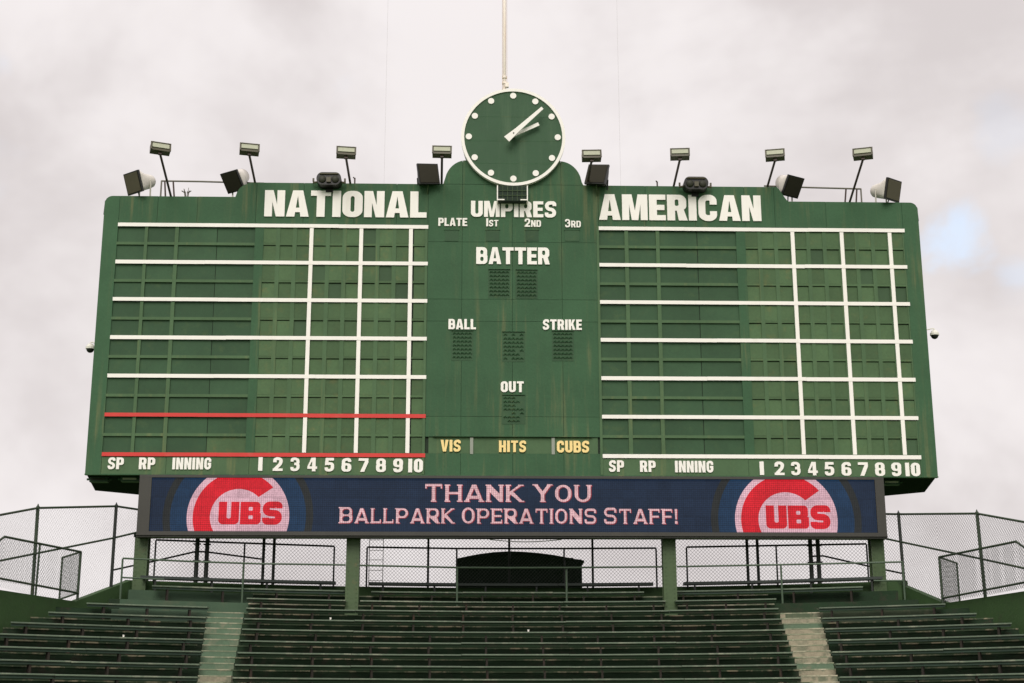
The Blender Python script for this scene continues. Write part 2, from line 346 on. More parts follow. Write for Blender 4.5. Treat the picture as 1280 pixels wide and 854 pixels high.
def layout(text, gap=.075, caps=None, **kw):
    """-> list of (solids, x, scale) and total width"""
    x = 0; out = []
    for i, ch in enumerate(text):
        if ch == ' ': x += .38; continue
        sc = caps[i] if caps else 1.
        g, adv = glyph(ch, **kw)
        g2 = [[[(px*sc + x, py*sc) for px, py in lp] for lp in sol] for sol in g]
        out.append(g2); x += adv*sc + gap
    return out, x-gap
SERIF = {'T': [(.5, 0)], 'H': [(.12, 0), (.88, 0), (.12, 1), (.88, 1)], 'A': [(.10, 0), (.90, 0)], 'N': [(.12, 0), (.10, 1), (.90, 1)], 'K': [(.12, 0), (.12, 1), (.90, 0), (.86, 1)], 'Y': [(.5, 0), (.10, 1), (.90, 1)],
         'U': [(.12, 1), (.88, 1)], 'B': [(.06, 0), (.06, 1)], 'L': [(.10, 0), (.14, 1)], 'P': [(.14, 0), (.06, 1)], 'R': [(.14, 0), (.06, 1), (.92, 0)], 'E': [(.06, 0), (.06, 1)], 'F': [(.14, 0), (.06, 1)], 'I': [(.5, 0), (.5, 1)]}
def add_serifs(text, gap, caps, **kw):
    x = 0; out = []
    for i, ch in enumerate(text):
        if ch == ' ': x += .38; continue
        sc = caps[i] if caps else 1.; g_, adv = glyph(ch, **kw); hw = kw['s']*.82
        out.append([]); o_ = out[-1]
        for fx, top in SERIF.get(ch, []):
            c = x + adv*sc*fx; y0, y1 = (sc*.935, sc*1.005) if top else (-.005, .065)
            o_.append([(c-hw, y0), (c+hw, y0), (c+hw, y1), (c-hw, y1)])
        if ch == 'T':
            for c in (x+.035, x+adv*sc-.035): o_.append([(c-.035, sc*.74), (c+.035, sc*.74), (c+.035, sc), (c-.035, sc)])
        if ch in 'EFL':
            c = x+adv*sc-.03
            if ch != 'F': o_.append([(c-.035, 0), (c+.035, 0), (c+.035, .26), (c-.035, .26)])
            if ch != 'L': o_.append([(c-.035, sc*.76), (c+.035, sc*.76), (c+.035, sc), (c-.035, sc)])
        x += adv*sc + gap
    return out
def place_text(text, box_, parent, mat, Y, depth=.035, name='letter', joined=False, serif=False, **kw):
    """box_ = left, top, right, bottom in photo units of the text on the plane at depth Y"""
    l, t_, r, b = box_; mz = (l+r)/2
    x0 = P(l, (t_+b)/2, Y).x; x1 = P(r, (t_+b)/2, Y).x; z1 = P(mz, t_, Y).z; z0 = P(mz, b, Y).z
    lets, W = layout(text, **kw); sx = (x1-x0)/W; sz = z1-z0
    bmj = bmesh.new() if joined else None
    ser = iter(add_serifs(text, **kw)) if serif else None
    for g in lets:
        bm = bmj if joined else bmesh.new()
        for j, sol in enumerate(g):
            extrude_loops(bm, sol, Y-.0007*j, Y+depth, lambda x, z: (x0+x*sx, z0+z*sz))
        if serif:
            for lp in next(ser): extrude_loops(bm, [lp], Y+.0006, Y+depth-.0002, lambda x, z: (x0+x*sx, z0+z*sz))
        if not joined: mesh_obj(name, bm, mat, parent)
    if joined: return mesh_obj(name, bmj, mat, parent)

def rbox(name, parent, mat, a, b):
    bm = bmesh.new(); box(bm, a, b); return mesh_obj(name, bm, mat, parent)

# ------------------------------------------------------------------ ground
bm = bmesh.new(); vs = [bm.verts.new(v) for v in ((-3000,-3000,0),(3000,-3000,0),(3000,3000,0),(-3000,3000,0))]; bm.faces.new(vs)
g = mesh_obj('ground', bm, 'grass'); g['kind'] = 'structure'

# ------------------------------------------------------------------ scoreboard
HALF = 11.43
ZB = EYE + 6.875
board = thing('scoreboard', 'huge dark green hand-turned scoreboard with NATIONAL and AMERICAN grids, on steel posts', 'scoreboard', (0, .3, ZB))
FY = 0.0; FT = .06                              # face sheets from y=0 to y=.06
V0, DV = EYE + 13.873, 1.0791                   # first line and line spacing
GL0, GL1, GR0, GR1 = -11.01, -2.415, 2.365, 10.97
def top_profile(x):
    xl, xr = P(295, 245).x, P(318, 227).x
    zl, zh = P(210, 245.5).z, P(430, 229.3).z
    xc = P(641.6, 171).x
    if abs(x) > HALF - .22:
        d = abs(x) - (HALF-.22); return zl - .22 + math.sqrt(max(0, .22**2 - d**2))
    X = x - xc*0
    if x < xl or x > P(985, 250).x: return zl
    if x < xr: t = (xr-x)/(xr-xl); return zl + (zh-zl)*math.sqrt(max(0, 1-t*t))
    q0, q1 = P(971, 234).x, P(985, 250).x
    if x > q0: t = (x-q0)/(q1-q0); return zl + (zh-zl)*(1 - t*t*(3-2*t)*.4 - t*.6)
    b0, b1, b2, b3 = P(555.4, 229).x, P(583, 201).x, P(699, 202).x, P(727.5, 230).x
    zp = P(583, 200.6).z
    if b0 < x <= b1: t = (b1-x)/(b1-b0); return zh + (zp-zh)*math.sqrt(max(0, 1-t*t))
    if b1 < x < b2: return zp + .02
    if b2 <= x < b3: t = (x-b2)/(b3-b2); return zh + (zp-zh)*math.sqrt(max(0, 1-t*t))
    return zh
def sheet(x0, x1, z0, z1=None, name='face_sheet', mat='face', g_=.008, y0=FY):
    y0 = y0 - random.uniform(0, .006)
    x0 += g_/2; x1 -= g_/2; z0 += g_/2
    if z1 is not None: lp = [(x0, z0), (x1, z0), (x1, z1-g_/2), (x0, z1-g_/2)]
    else:
        n = max(2, int((x1-x0)/.045)); lp = [(x0, z0), (x1, z0)]
        for i in range(n+1): x = x1 + (x0-x1)*i/n; lp.append((x, top_profile(x)))
    bm = bmesh.new(); extrude_loops(bm, [lp], y0, FY+FT); return mesh_obj(name, bm, mat, board)
ZG0 = V0 + .062                                  # top of grid area
ZG1 = V0 - 6*DV - .062                           # bottom of grid area
sheet(-HALF, GL0, ZB); sheet(GR1, HALF, ZB)
for a, b in zip([GL0, -9.95, -8.85, -7.22, -5.9, -4.5, -3.3], [-9.95, -8.85, -7.22, -5.9, -4.5, -3.3, GL1]): sheet(a, b, ZG0)
for a, b in zip([GR0, 3.7, 5.1, 6.5, 7.35, 8.8], [3.7, 5.1, 6.5, 7.35, 8.8, GR1]): sheet(a, b, ZG0)
for a, b in zip([GL0, -9.3, -7.1, -5.0], [-9.3, -7.1, -5.0, GL1]): sheet(a, b, ZB, ZG1, mat='rail')
for a, b in zip([GR0, 4.4, 6.3, 8.6], [4.4, 6.3, 8.6, GR1]): sheet(a, b, ZB, ZG1, mat='rail')
zc = [ZB, P(640, 567).z, P(640, 546.4).z, P(640, 521).z, P(640, 402).z, P(640, 374.5).z, P(640, 303).z, P(640, 231).z]
cx = [GL1, P(577, 400).x, P(640.5, 400).x, P(703, 400).x, GR0]
for i in range(len(zc)-1):
    if i == 1: continue
    for a, b in zip(cx[:-1], cx[1:]): sheet(a, b, zc[i], zc[i+1])
for a, b in zip([GL1, cx[1], cx[3]], [cx[1], cx[3], GR0]): sheet(a, b, zc[-1])
# HITS strip: recessed sheets with weathered dividers
for l, r in ((535.5, 588), (591, 690), (693, 747.5)):
    bm = bmesh.new(); box(bm, (P(l, 556).x, .028, zc[1]+.003), (P(r, 556).x, FY+FT, zc[2]-.004)); mesh_obj('strip_panel', bm, 'rail', board)
for l, r in ((587.5, 591.5), (689.5, 693.5)): rbox('strip_divider', board, 'grey', (P(l, 556).x, -.012, zc[1]-.02), (P(r, 556).x, .027, zc[2]-.02))
rbox('strip_hood', board, 'face', (P(541, 546).x, -.05, zc[2]), (P(740, 546).x, -.008, zc[2]+.025))
# horizontal seam battens and vertical battens of the centre field
for px in (531.5, 749): rbox('batten', board, 'rail', (P(px, 400).x-.035, -.022, ZB+.01), (P(px, 400).x+.035, -.0065, ZG0))
# backing sheet behind grids
lp = [(-HALF+.02, ZB+.01), (HALF-.02, ZB+.01)]
for i in range(601): x = (HALF-.02) - (2*HALF-.04)*i/600; lp.append((x, top_profile(x)-.012))
bm = bmesh.new(); extrude_loops(bm, [lp], FY+FT+.003, .16); mesh_obj('backing_sheet', bm, 'dark', board)
# housing behind with its soffit
plan = [(-11.42, .165), (-11.83, 2.8), (-9.6, 4.3), (9.6, 4.3), (11.85, 2.65), (11.42, .165)]
bm = bmesh.new()
lo = [bm.verts.new((x, y, ZB+.06)) for x, y in plan]; hi = [bm.verts.new((x, y, EYE+14.2)) for x, y in plan]
for i in range(6): bm.faces.new((lo[i], lo[(i+1) % 6], hi[(i+1) % 6], hi[i]))
bm.faces.new(hi); bm.faces.new(lo); mesh_obj('housing', bm, 'house', board)
bm = bmesh.new()
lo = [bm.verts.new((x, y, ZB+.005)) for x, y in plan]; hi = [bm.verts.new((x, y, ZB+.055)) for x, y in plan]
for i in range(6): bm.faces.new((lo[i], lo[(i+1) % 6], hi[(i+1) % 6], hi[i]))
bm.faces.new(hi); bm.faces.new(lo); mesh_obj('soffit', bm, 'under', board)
rbox('bottom_trim', board, 'face', (-HALF, -.035, ZB-.03), (HALF, .10, ZB-.002))
for sx in (-1, 1):
    bm = bmesh.new(); extrude_loops(bm, [[(sx*(HALF+.004), EYE+14.2), (sx*(HALF+.03), EYE+14.2), (sx*(HALF+.01), EYE+14.62), (sx*(HALF-.06), EYE+14.45)]], .07, .3); mesh_obj('corner_fin', bm, 'fencedk', board)
# roof edge catwalk behind parapet
rbox('roof_catwalk', board, 'house', (-11.2, .17, EYE+14.21), (11.2, 1.2, EYE+14.3))

# grids -------------------------------------------------------------
LW = .125
def shared_box(name, dx, dy, dz, mat):
    bm = bmesh.new(); box(bm, (-dx/2, 0, -dz/2), (dx/2, dy, dz/2)); me = bpy.data.meshes.new(name); bmesh.ops.recalc_face_normals(bm, faces=bm.faces)
    bm.to_mesh(me); bm.free(); me.materials.append(M[mat]); return me
sub_h = (DV - LW - .085)/2
def grid(side):
    s = -1 if side == 'L' else 1
    if side == 'L':
        lx, rx = -11.03, GL1
        pix = [(128.4, 164.3), (168.5, 203.7), (208.5, 258.2), (258.6, 307.5)]; py = 545
        c1 = -6.80; dc = .4605; bars = (-5.645, -4.265, -2.885)
    else:
        lx, rx = GR0, 10.97
        pix = [(752.7, 786), (791, 826.5), (831.3, 880), (880.6, 930.5)]; py = 545
        c1 = 6.655; dc = .4565; bars = (7.815, 9.205, 10.565)
    spans = [(P(a, py).x, P(b, py).x) for a, b in pix]
    spans[2] = (spans[2][0], spans[2][1]-.004); 
    meshes = [shared_box('name_panel' if i > 1 else 'pitcher_panel', b-a-.004, .02, sub_h-.006, 'name') for i, (a, b) in enumerate(spans)]
    dkm = [shared_box('name_panel', b-a-.004, .02, sub_h-.006, 'num') for a, b in spans]
    cellw = .355
    nm = shared_box('number_panel', cellw, .02, sub_h-.006, 'num'); nmd = shared_box('number_panel', cellw, .02, sub_h-.006, 'dknum')
    zt = V0
    dark_cells = {('L', 2, 3), ('L', 2, 7), ('L', 3, 4), ('L', 1, 6), ('L', 3, 8), ('R', 3, 9), ('R', 11, 9), ('R', 2, 7), ('R', 3, 8), ('L', 0, 6), ('L', 5, 2), ('R', 1, 4)}
    for row in range(6):
        for sub in range(2):
            zc_ = V0 - row*DV - LW/2 - sub_h/2 - sub*(sub_h+.085)
            rr = row*2+sub
            for i, (a, b) in enumerate(spans):
                me = meshes[i]
                if side == 'L' and rr == 11 and i == 3: me = dkm[i]
                y = random.uniform(.030, .046)
                link('name_panel' if i > 1 else 'pitcher_panel', me, board, Matrix.Translation(((a+b)/2, y, zc_)))
            for j in range(10):
                xx = c1 + dc*j + (0 if j < 9 else .04 if side == 'L' else .0)
                y = random.uniform(.004, .018) if sub == 0 else random.uniform(.018, .036)
                if (side, rr, j) in dark_cells: y += .012
                link('number_panel', nmd if (side, rr, j) in dark_cells else nm, board, Matrix.Translation((xx+random.uniform(-.006, .006), y, zc_)) @ Matrix.Rotation(random.uniform(-.004, .004), 4, 'Y'))
    # frame: uprights between the openings, rails half way down each line
    edges = [lx] + [v for sp in (spans[0], spans[1], (spans[2][0], spans[3][1])) for v in sp]
    ups = [(edges[0]+.001 if side == 'L' else GR0+.001, spans[0][0]), (spans[0][1], spans[1][0]), (spans[1][1], spans[2][0])]
    xs = [spans[3][1]] + [v for j in range(10) for v in (c1+dc*j-cellw/2+.004, c1+dc*j+cellw/2-.004)] + [rx]
    for a, b in ups:
        if b-a > .01: rbox('upright', board, 'rail', (a, -.004, ZG1+.002), (b, FT, ZG0-.002))
    for j in range(0, len(xs), 2):
        a, b = xs[j], xs[j+1]
        if b-a > .01: rbox('upright', board, 'rail' if j else 'face', (a, -.002 if j else -.005, ZG1+.002), (b, FT, ZG0-.002))
    for row in range(6):
        z = V0 - row*DV - LW/2 - sub_h - .0425
        segs = [(spans[0][0], spans[0][1], 'rail', -.010), (spans[1][0], spans[1][1], 'rail', -.010), (spans[2][0], spans[3][1], 'rail', -.010)]
        for a, b, mt, y in segs: rbox('mid_rail', board, mt, (a+.002, y, z-.040), (b-.002, FT, z+.040))
        # a hood over the lower number row throws the thin dark line
        rbox('mid_rail', board, 'num', (xs[1]+.002, -.001, z-.022), (xs[-2]-.002, FT, z+.040))
    # painted lines
    for row in range(7):
        z = V0 - row*DV; red = side == 'L' and row >= 5
        x0, x1 = (GL0-.0, GL1+.01) if side == 'L' else (GR0+.0, GR1+.03)
        cuts = [x0] + sorted(x0+(x1-x0)*(i+random.uniform(-.2, .2))/3 for i in (1, 2)) + [x1]
        for ca, cb in zip(cuts[:-1], cuts[1:]):
            jz = random.uniform(-.006, .006); jy = random.uniform(0, .004)
            rbox('grid_line', board, 'red' if red else 'white', (ca+(.002 if ca > x0 else 0), -.030-jy - (.003 if red else 0), z-.052+jz), (cb, -.008, z+.052+jz*.5))
    for x in bars: rbox('grid_line', board, 'white', (x-.053, -.027, V0-6*DV+.064), (x+.053, -.011, V0-.064))
    # labels under the grid
    tw = dict(gap=.09)
    if side == 'L':
        place_text('SP', (134.8, 571.9, 154.6, 586.5), board, 'white', -.035, .03, **tw); place_text('RP', (173.7, 572, 193.8, 586.6), board, 'white', -.035, .03, **tw)
        place_text('INNING', (215.5, 572.2, 264, 586.8), board, 'white', -.035, .03, **tw)
        cen = (325.5, 347.3, 368.8, 390.5, 411.8, 433, 454.3, 476.2, 497.6, 519.5); yt, yb = 571.6, 588.5
        dy = .0105
    else:
        place_text('SP', (761.2, 575.5, 780, 589.8), board, 'white', -.035, .03, **tw); place_text('RP', (800, 575.9, 819.6, 590), board, 'white', -.035, .03, **tw)
        place_text('INNING', (843.8, 576.2, 891.8, 590.6), board, 'white', -.035, .03, **tw)
        cen = (952.3, 974.3, 994.8, 1016.2, 1036.8, 1058, 1079, 1100, 1120.6, 1141); yt, yb = 577, 593.8
        dy = .008
    for i, c in enumerate(cen):
        s_ = str(i+1); hw = {1: 2.6, 10: 9.2}.get(i+1, 6.15); sh = (c-cen[0])*dy
        place_text(s_, (c-hw, yt+sh, c+hw, yb+sh), board, 'white', -.035, .03, name='numeral', **({'gap': .1}))
grid('L'); grid('R')

# lettering ----------------------------------------------------------
big_ = dict(gap=.05, w=.62, s=.25, t=.20)
def skew_text(text, b, mat, **kw): place_text(text, b, board, mat, -.036, .030, **kw)
skew_text('NATIONAL', (330.7, 238.6, 533.4, 271.3), 'white', **big_)
skew_text('AMERICAN', (748.7, 243.6, 951.2, 275.6), 'white', **big_)
skew_text('UMPIRES', (588.7, 251.5, 695.5, 271.4), 'white', gap=.075, w=.68, s=.25, t=.19)
skew_text('BATTER', (595.3, 309.3, 687, 330.3), 'white', gap=.07, w=.66, s=.24, t=.19)
skew_text('PLATE', (547.9, 272.5, 584, 282.5), 'white', gap=.08, w=.62)
sm = [1, .8, .8]
skew_text('1ST', (607.8, 273, 623, 283), 'white', gap=.08, w=.58, s=.2, t=.17, caps=sm)
skew_text('2ND', (655.8, 273.3, 676.2, 283.6), 'white', gap=.08, w=.6, s=.2, t=.17, caps=sm)
skew_text('3RD', (706.2, 274, 726, 284.2), 'white', gap=.08, w=.6, s=.2, t=.17, caps=sm)
skew_text('BALL', (560.6, 398.9, 595, 411.6), 'white', gap=.08)
skew_text('STRIKE', (678.5, 399.4, 727.3, 412.3), 'white', gap=.085)
skew_text('OUT', (626, 476.8, 654.8, 490.2), 'white', gap=.09)
place_text('VIS', (550.7, 549.9, 576, 564.5), board, 'yellow', -.02, .04, gap=.09)
place_text('HITS', (623.7, 550.8, 657.7, 565.2), board, 'yellow', -.02, .04, gap=.10)
place_text('CUBS', (696, 551.1, 736.5, 565.7), board, 'yellow', -.02, .04, gap=.08)
# umpire number slots
for l, r in ((556, 573), (607.5, 624), (657, 673), (706, 724)):
    a = P(l, 301.5); b = P(r, 288); rbox('number_slot', board, 'name', (a.x, -.016, a.z), (b.x, -.0075, b.z))
    rbox('number_slot_lip', board, 'face', (a.x-.02, -.03, b.z), (b.x+.02, -.0075, b.z+.018))
# flip-flap digits: rows of small hinged eyelids
def flaps(l, t_, r, b, cols, rows, missing=0.):
    p0 = P(l, b, 0); p1 = P(r, t_, 0); bm = bmesh.new()
    dx = (p1.x-p0.x)/cols; dz = (p1.z-p0.z)/rows
    for i in range(cols):
        for j in range(rows):
            if random.random() < missing: continue
            c = Vector((p0.x+dx*(i+.5), -.0085, p0.z+dz*(j+.62)))
            n = 7; top = []; lip = []
            for q in range(n):
                a = math.pi*q/(n-1); 
                top.append(bm.verts.new((c.x+math.cos(a)*dx*.42, c.y, c.z+math.sin(a)*dz*.30-.004)))
                lip.append(bm.verts.new((c.x+math.cos(a)*dx*.46, c.y-.036, c.z+math.sin(a)*dz*.34-dz*.20)))
            for q in range(n-1): bm.faces.new((top[q], top[q+1], lip[q+1], lip[q]))
            ctr = bm.verts.new((c.x, c.y-.012, c.z-dz*.12))
            for q in range(n-1): bm.faces.new((lip[q], lip[q+1], ctr))
    o = mesh_obj('flap_digit', bm, 'face', board); o['kind'] = 'stuff'
    rbox('digit_plate', board, 'name', (p0.x-.03, -.0083, p0.z-.03), (p1.x+.03, -.0068, p1.z+.03))
    rbox('digit_hood', board, 'face', (p0.x-.03, -.04, p1.z+.031), (p1.x+.03, -.0068, p1.z+.045))
flaps(611.5, 338.5, 636.5, 371.5, 5, 7); flaps(646, 339, 670.5, 372, 5, 7)
flaps(565.5, 415, 590, 449.5, 5, 7); flaps(629, 416.5, 654.5, 451, 5, 7, .12); flaps(691.5, 415.5, 715.5, 450, 5, 7); flaps(629, 495.5, 655, 529, 5, 7, .25)

# support posts -------------------------------------------------------
for px, pb in ((174, 748), (439.7, 764), (838, 764), (1099.7, 753)):
    pb_ = P(px, pb, .45); zt = P(px, 668, .45).z; x = pb_.x; hw = .175
    bm = bmesh.new()
    box(bm, (x-hw, .30, pb_.z-.5), (x+hw, .33, zt)); box(bm, (x-hw, .60, pb_.z-.5), (x+hw, .63, zt)); box(bm, (x-.02, .332, pb_.z-.5), (x+.02, .598, zt))
    post = mesh_obj('post', bm, 'steel', board)
    bm = bmesh.new(); z = pb_.z
    while z < zt-.1:
        for dx in (-.11, .11): tube(bm, (x+dx, .301, z), (x+dx, .288, z), .017, 6)
        z += .115
    o = mesh_obj('rivets', bm, 'steel', post); o['kind'] = 'stuff'
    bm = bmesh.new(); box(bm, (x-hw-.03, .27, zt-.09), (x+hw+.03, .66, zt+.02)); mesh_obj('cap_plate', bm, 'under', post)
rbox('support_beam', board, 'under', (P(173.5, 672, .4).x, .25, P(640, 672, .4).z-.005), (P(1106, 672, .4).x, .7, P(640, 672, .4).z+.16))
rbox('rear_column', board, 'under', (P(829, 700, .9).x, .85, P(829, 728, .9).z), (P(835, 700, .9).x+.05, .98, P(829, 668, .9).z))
# conduit sagging under the beam
bm = bmesh.new(); pts = []
for i in range(9):
    t = i/8; q = P(612+90*t, 674.5 + 3.0*math.sin(math.pi*t), .3); pts.append(q)
polytube(bm, pts, .012, 6); mesh_obj('conduit', bm, 'cable', board)

# ------------------------------------------------------------------ LED screen
led = thing('video_screen', 'long narrow lit video screen thanking the ballpark staff, slung under the green scoreboard', 'screen', (0, 0, EYE+5.3))
LY = -.07
Lx0, Lx1 = P(172.8, 630, LY).x, P(1106.3, 630, LY).x
Lz1 = ZB - .035; Lz0 = P(640, 671, LY).z
sx0, sx1 = P(188, 630, LY).x, P(1095, 630, LY).x; sz1 = P(640, 598.3, LY).z; sz0 = P(640, 665.2, LY).z
rbox('cabinet', led, 'frame', (Lx0, LY+.062, Lz0-.03), (Lx1, .24, Lz1))
for a, b in (((Lx0, LY-.02, Lz0-.03), (Lx1, LY+.06, sz0)), ((Lx0, LY-.02, sz1), (Lx1, LY+.06, Lz1)), ((Lx0, LY-.018, sz0+.001), (sx0, LY+.06, sz1-.001)), ((sx1, LY-.018, sz0+.001), (Lx1, LY+.06, sz1-.001))):
    rbox('bezel', led, 'frame', a, b)
rbox('ledge', led, 'frame', (Lx0, LY-.07, Lz0+.015), (Lx1, LY-.022, Lz0+.04))
scr = rbox('screen', led, 'led_navy', (sx0, LY+.040, sz0), (sx1, LY+.0615, sz1))
def arc(cx_, cz_, r, a0, a1, n=48): return [(cx_+r*math.cos(a0+(a1-a0)*i/n), cz_+r*math.sin(a0+(a1-a0)*i/n)) for i in range(n+1)]
def clip(loop):
    def cl(lp, ax, v, keep_less):
        out = []
        for i in range(len(lp)):
            a, b = lp[i-1], lp[i]; ia = (a[ax] <= v) == keep_less; ib = (b[ax] <= v) == keep_less
            if ia != ib: t = (v-a[ax])/(b[ax]-a[ax]); out.append((a[0]+(b[0]-a[0])*t, a[1]+(b[1]-a[1])*t))
            if ib: out.append(b)
        return out
    for ax, v, k in ((1, sz1-.002, True), (1, sz0+.012, False), (0, sx0+.002, False), (0, sx1-.002, True)): loop = cl(loop, ax, v, k)
    return loop
def logo(px_c, uy0, uy1, ux0, ux1, y_c):
    c = P(px_c, y_c, LY+.04); U = P(px_c+100, y_c, LY+.04).x - c.x; U /= 100
    full = 2*math.pi
    def disc(r, mat, y, name='picture'):
        bm = bmesh.new(); lp = clip(arc(c.x, c.z, r*U, 0, full, 96)[:-1])
        clean = [p for i, p in enumerate(lp) if (Vector(p)-Vector(lp[i-1])).length > 1e-5]
        extrude_loops(bm, [clean], LY+.04-y, LY+.04-y+.0025); mesh_obj(name, bm, mat, scr)
    disc(94, 'led_brown', .003); disc(85, 'led_blue', .006); disc(64, 'led_pinkw', .009)
    # red C: ring with its mouth open on the right, drawn in strips clipped to the screen
    a0, a1 = R(41), R(319); n = 60; ro, ri = 56.5*U, 35*U
    outer = arc(c.x, c.z, ro, a0, a1, n); inner = arc(c.x, c.z, ri, a0+R(4), a1-R(4), n)
    bm = bmesh.new()
    for i in range(n):
        lp = clip([outer[i], outer[i+1], inner[i+1], inner[i]])
        if len(lp) >= 3:
            lp = [p for k, p in enumerate(lp) if (Vector(p)-Vector(lp[k-1])).length > 1e-5]
            if len(lp) >= 3: extrude_loops(bm, [lp], LY+.04-.0125, LY+.04-.010)
    mesh_obj('picture', bm, 'led_red', scr)
    place_text('UBS', (ux0, uy0, ux1, uy1), scr, 'led_red', LY+.04-.016, .0025, name='picture_letter', gap=.05, w=.85, s=.34, t=.26, R_=.16)
logo(297.5, 627.3, 655.6, 273.2, 353.2, 646)
logo(983, 632, 661, 957.5, 1038.5, 650.5)
def led_text(text, b, caps, **kw):
    for dx, mat, y in ((1.1, 'led_shadow', .006), (0, 'led_text', .012)):
        bb = (b[0]+dx, b[1]+dx*.7, b[2]+dx, b[3]+dx*.7)
        place_text(text, bb, scr, mat, LY+.04-y, .002, name='message_letter' if mat == 'led_text' else 'letter_edge', serif=True, caps=caps, **kw)
led_text('THANK YOU', (531.5, 606, 738.5, 627.3), [1.03, 1, 1, 1, 1, 1, 1.03, 1, 1], gap=.19, w=.90, s=.185, t=.125, R_=.36)
cp = [1]*len('BALLPARK OPERATIONS STAFF!'); 
for i in (0, 9, 20): cp[i] = 1.06
led_text('BALLPARK OPERATIONS STAFF!', (424.5, 635.8, 846.5, 654.5), cp, gap=.21, w=.88, s=.175, t=.12, R_=.36)

# ------------------------------------------------------------------ clock
cc = P(641.6, 171.5, -.12); cxk, czk = cc.x, cc.z
clock = thing('clock', 'round green clock with white rim and white dots, on top of the scoreboard', 'clock', (cxk, -.1, czk-1.5))
def circ(r, n=72, cx_=cxk, cz_=czk): return [(cx_+r*math.cos(2*math.pi*i/n), cz_+r*math.sin(2*math.pi*i/n)) for i in range(n)]
bm = bmesh.new(); extrude_loops(bm, [circ(1.40)], -.12, .04); mesh_obj('clock_face', bm, 'clock', clock)
bm = bmesh.new(); extrude_loops(bm, [circ(1.478), circ(1.392)], -.155, -.02); mesh_obj('rim', bm, 'white', clock)
bm = bmesh.new(); extrude_loops(bm, [circ(1.44)], .045, .35); mesh_obj('case', bm, 'house', clock)
for dz in (.62, -.12, -.80): hw_ = math.sqrt(1.39**2-dz*dz)-.01; rbox('seam_strip', clock, 'face', (cxk-hw_, -.1225, czk+dz-.006), (cxk+hw_, -.1205, czk+dz+.006))
for i in range(12):
    a = 2*math.pi*i/12; bm = bmesh.new(); extrude_loops(bm, [circ(.089, 20, cxk+1.262*math.sin(a), czk+1.262*math.cos(a))], -.145, -.118); mesh_obj('hour_dot', bm, 'white', clock)
def hand(name, ang, ln, tail, wt, wb, y, tailflare=0):
    d = Vector((math.sin(ang), math.cos(ang))); n = Vector((d.y, -d.x)); c = Vector((cxk, czk))
    pts = [c-d*tail+n*wb/2, c+d*ln*.12+n*wb*.33, c+d*ln+n*wt/2, c+d*ln-n*wt/2, c+d*ln*.12-n*wb*.33, c-d*tail-n*wb/2]
    bm = bmesh.new(); extrude_loops(bm, [[(p.x, p.y) for p in pts]], y, y+.03); mesh_obj(name, bm, 'white', clock)
hand('minute_hand', R(46.5), 1.13, .27, .085, .205, -.42); hand('hour_hand', R(64), .80, .1, .10, .145, -.27)
bm = bmesh.new(); tube(bm, (cxk, -.12, czk), (cxk, -.40, czk), .05, 12); tube(bm, (cxk, -.423, czk), (cxk, -.432, czk), .02, 10); mesh_obj('spindle', bm, 'dark', clock)

# speaker cage under the clock
q0, q1 = P(622.5, 250.5, -.3), P(658.5, 232.5, -.3)
cage = thing('speaker_box', 'small black caged speaker box with white brackets, just under the clock', 'speaker', ((q0.x+q1.x)/2, -.1, q0.z))
rbox('box_body', cage, 'shed', (q0.x, -.28, q0.z), (q1.x, -.0075, q1.z))
bm = bmesh.new()
for i in range(1, 6): x = q0.x+(q1.x-q0.x)*i/6; tube(bm, (x, -.292, q0.z), (x, -.292, q1.z), .008, 6)
for i in range(1, 3): z = q0.z+(q1.z-q0.z)*i/3; tube(bm, (q0.x, -.305, z), (q1.x, -.305, z), .008, 6)
mesh_obj('cage', bm, 'steel', cage)
for s_ in (0, 1):
    x = (q0.x, q1.x)[s_]; d = .03*(1 if s_ else -1)
    bm = bmesh.new(); box(bm, (min(x, x+d), -.30, q0.z), (max(x, x+d), -.0075, q1.z+.01))
    box(bm, (min(x, x-d*6), -.33, q0.z+.0), (max(x, x-d*6), -.30, q0.z+.03)); mesh_obj('bracket', bm, 'white', cage)

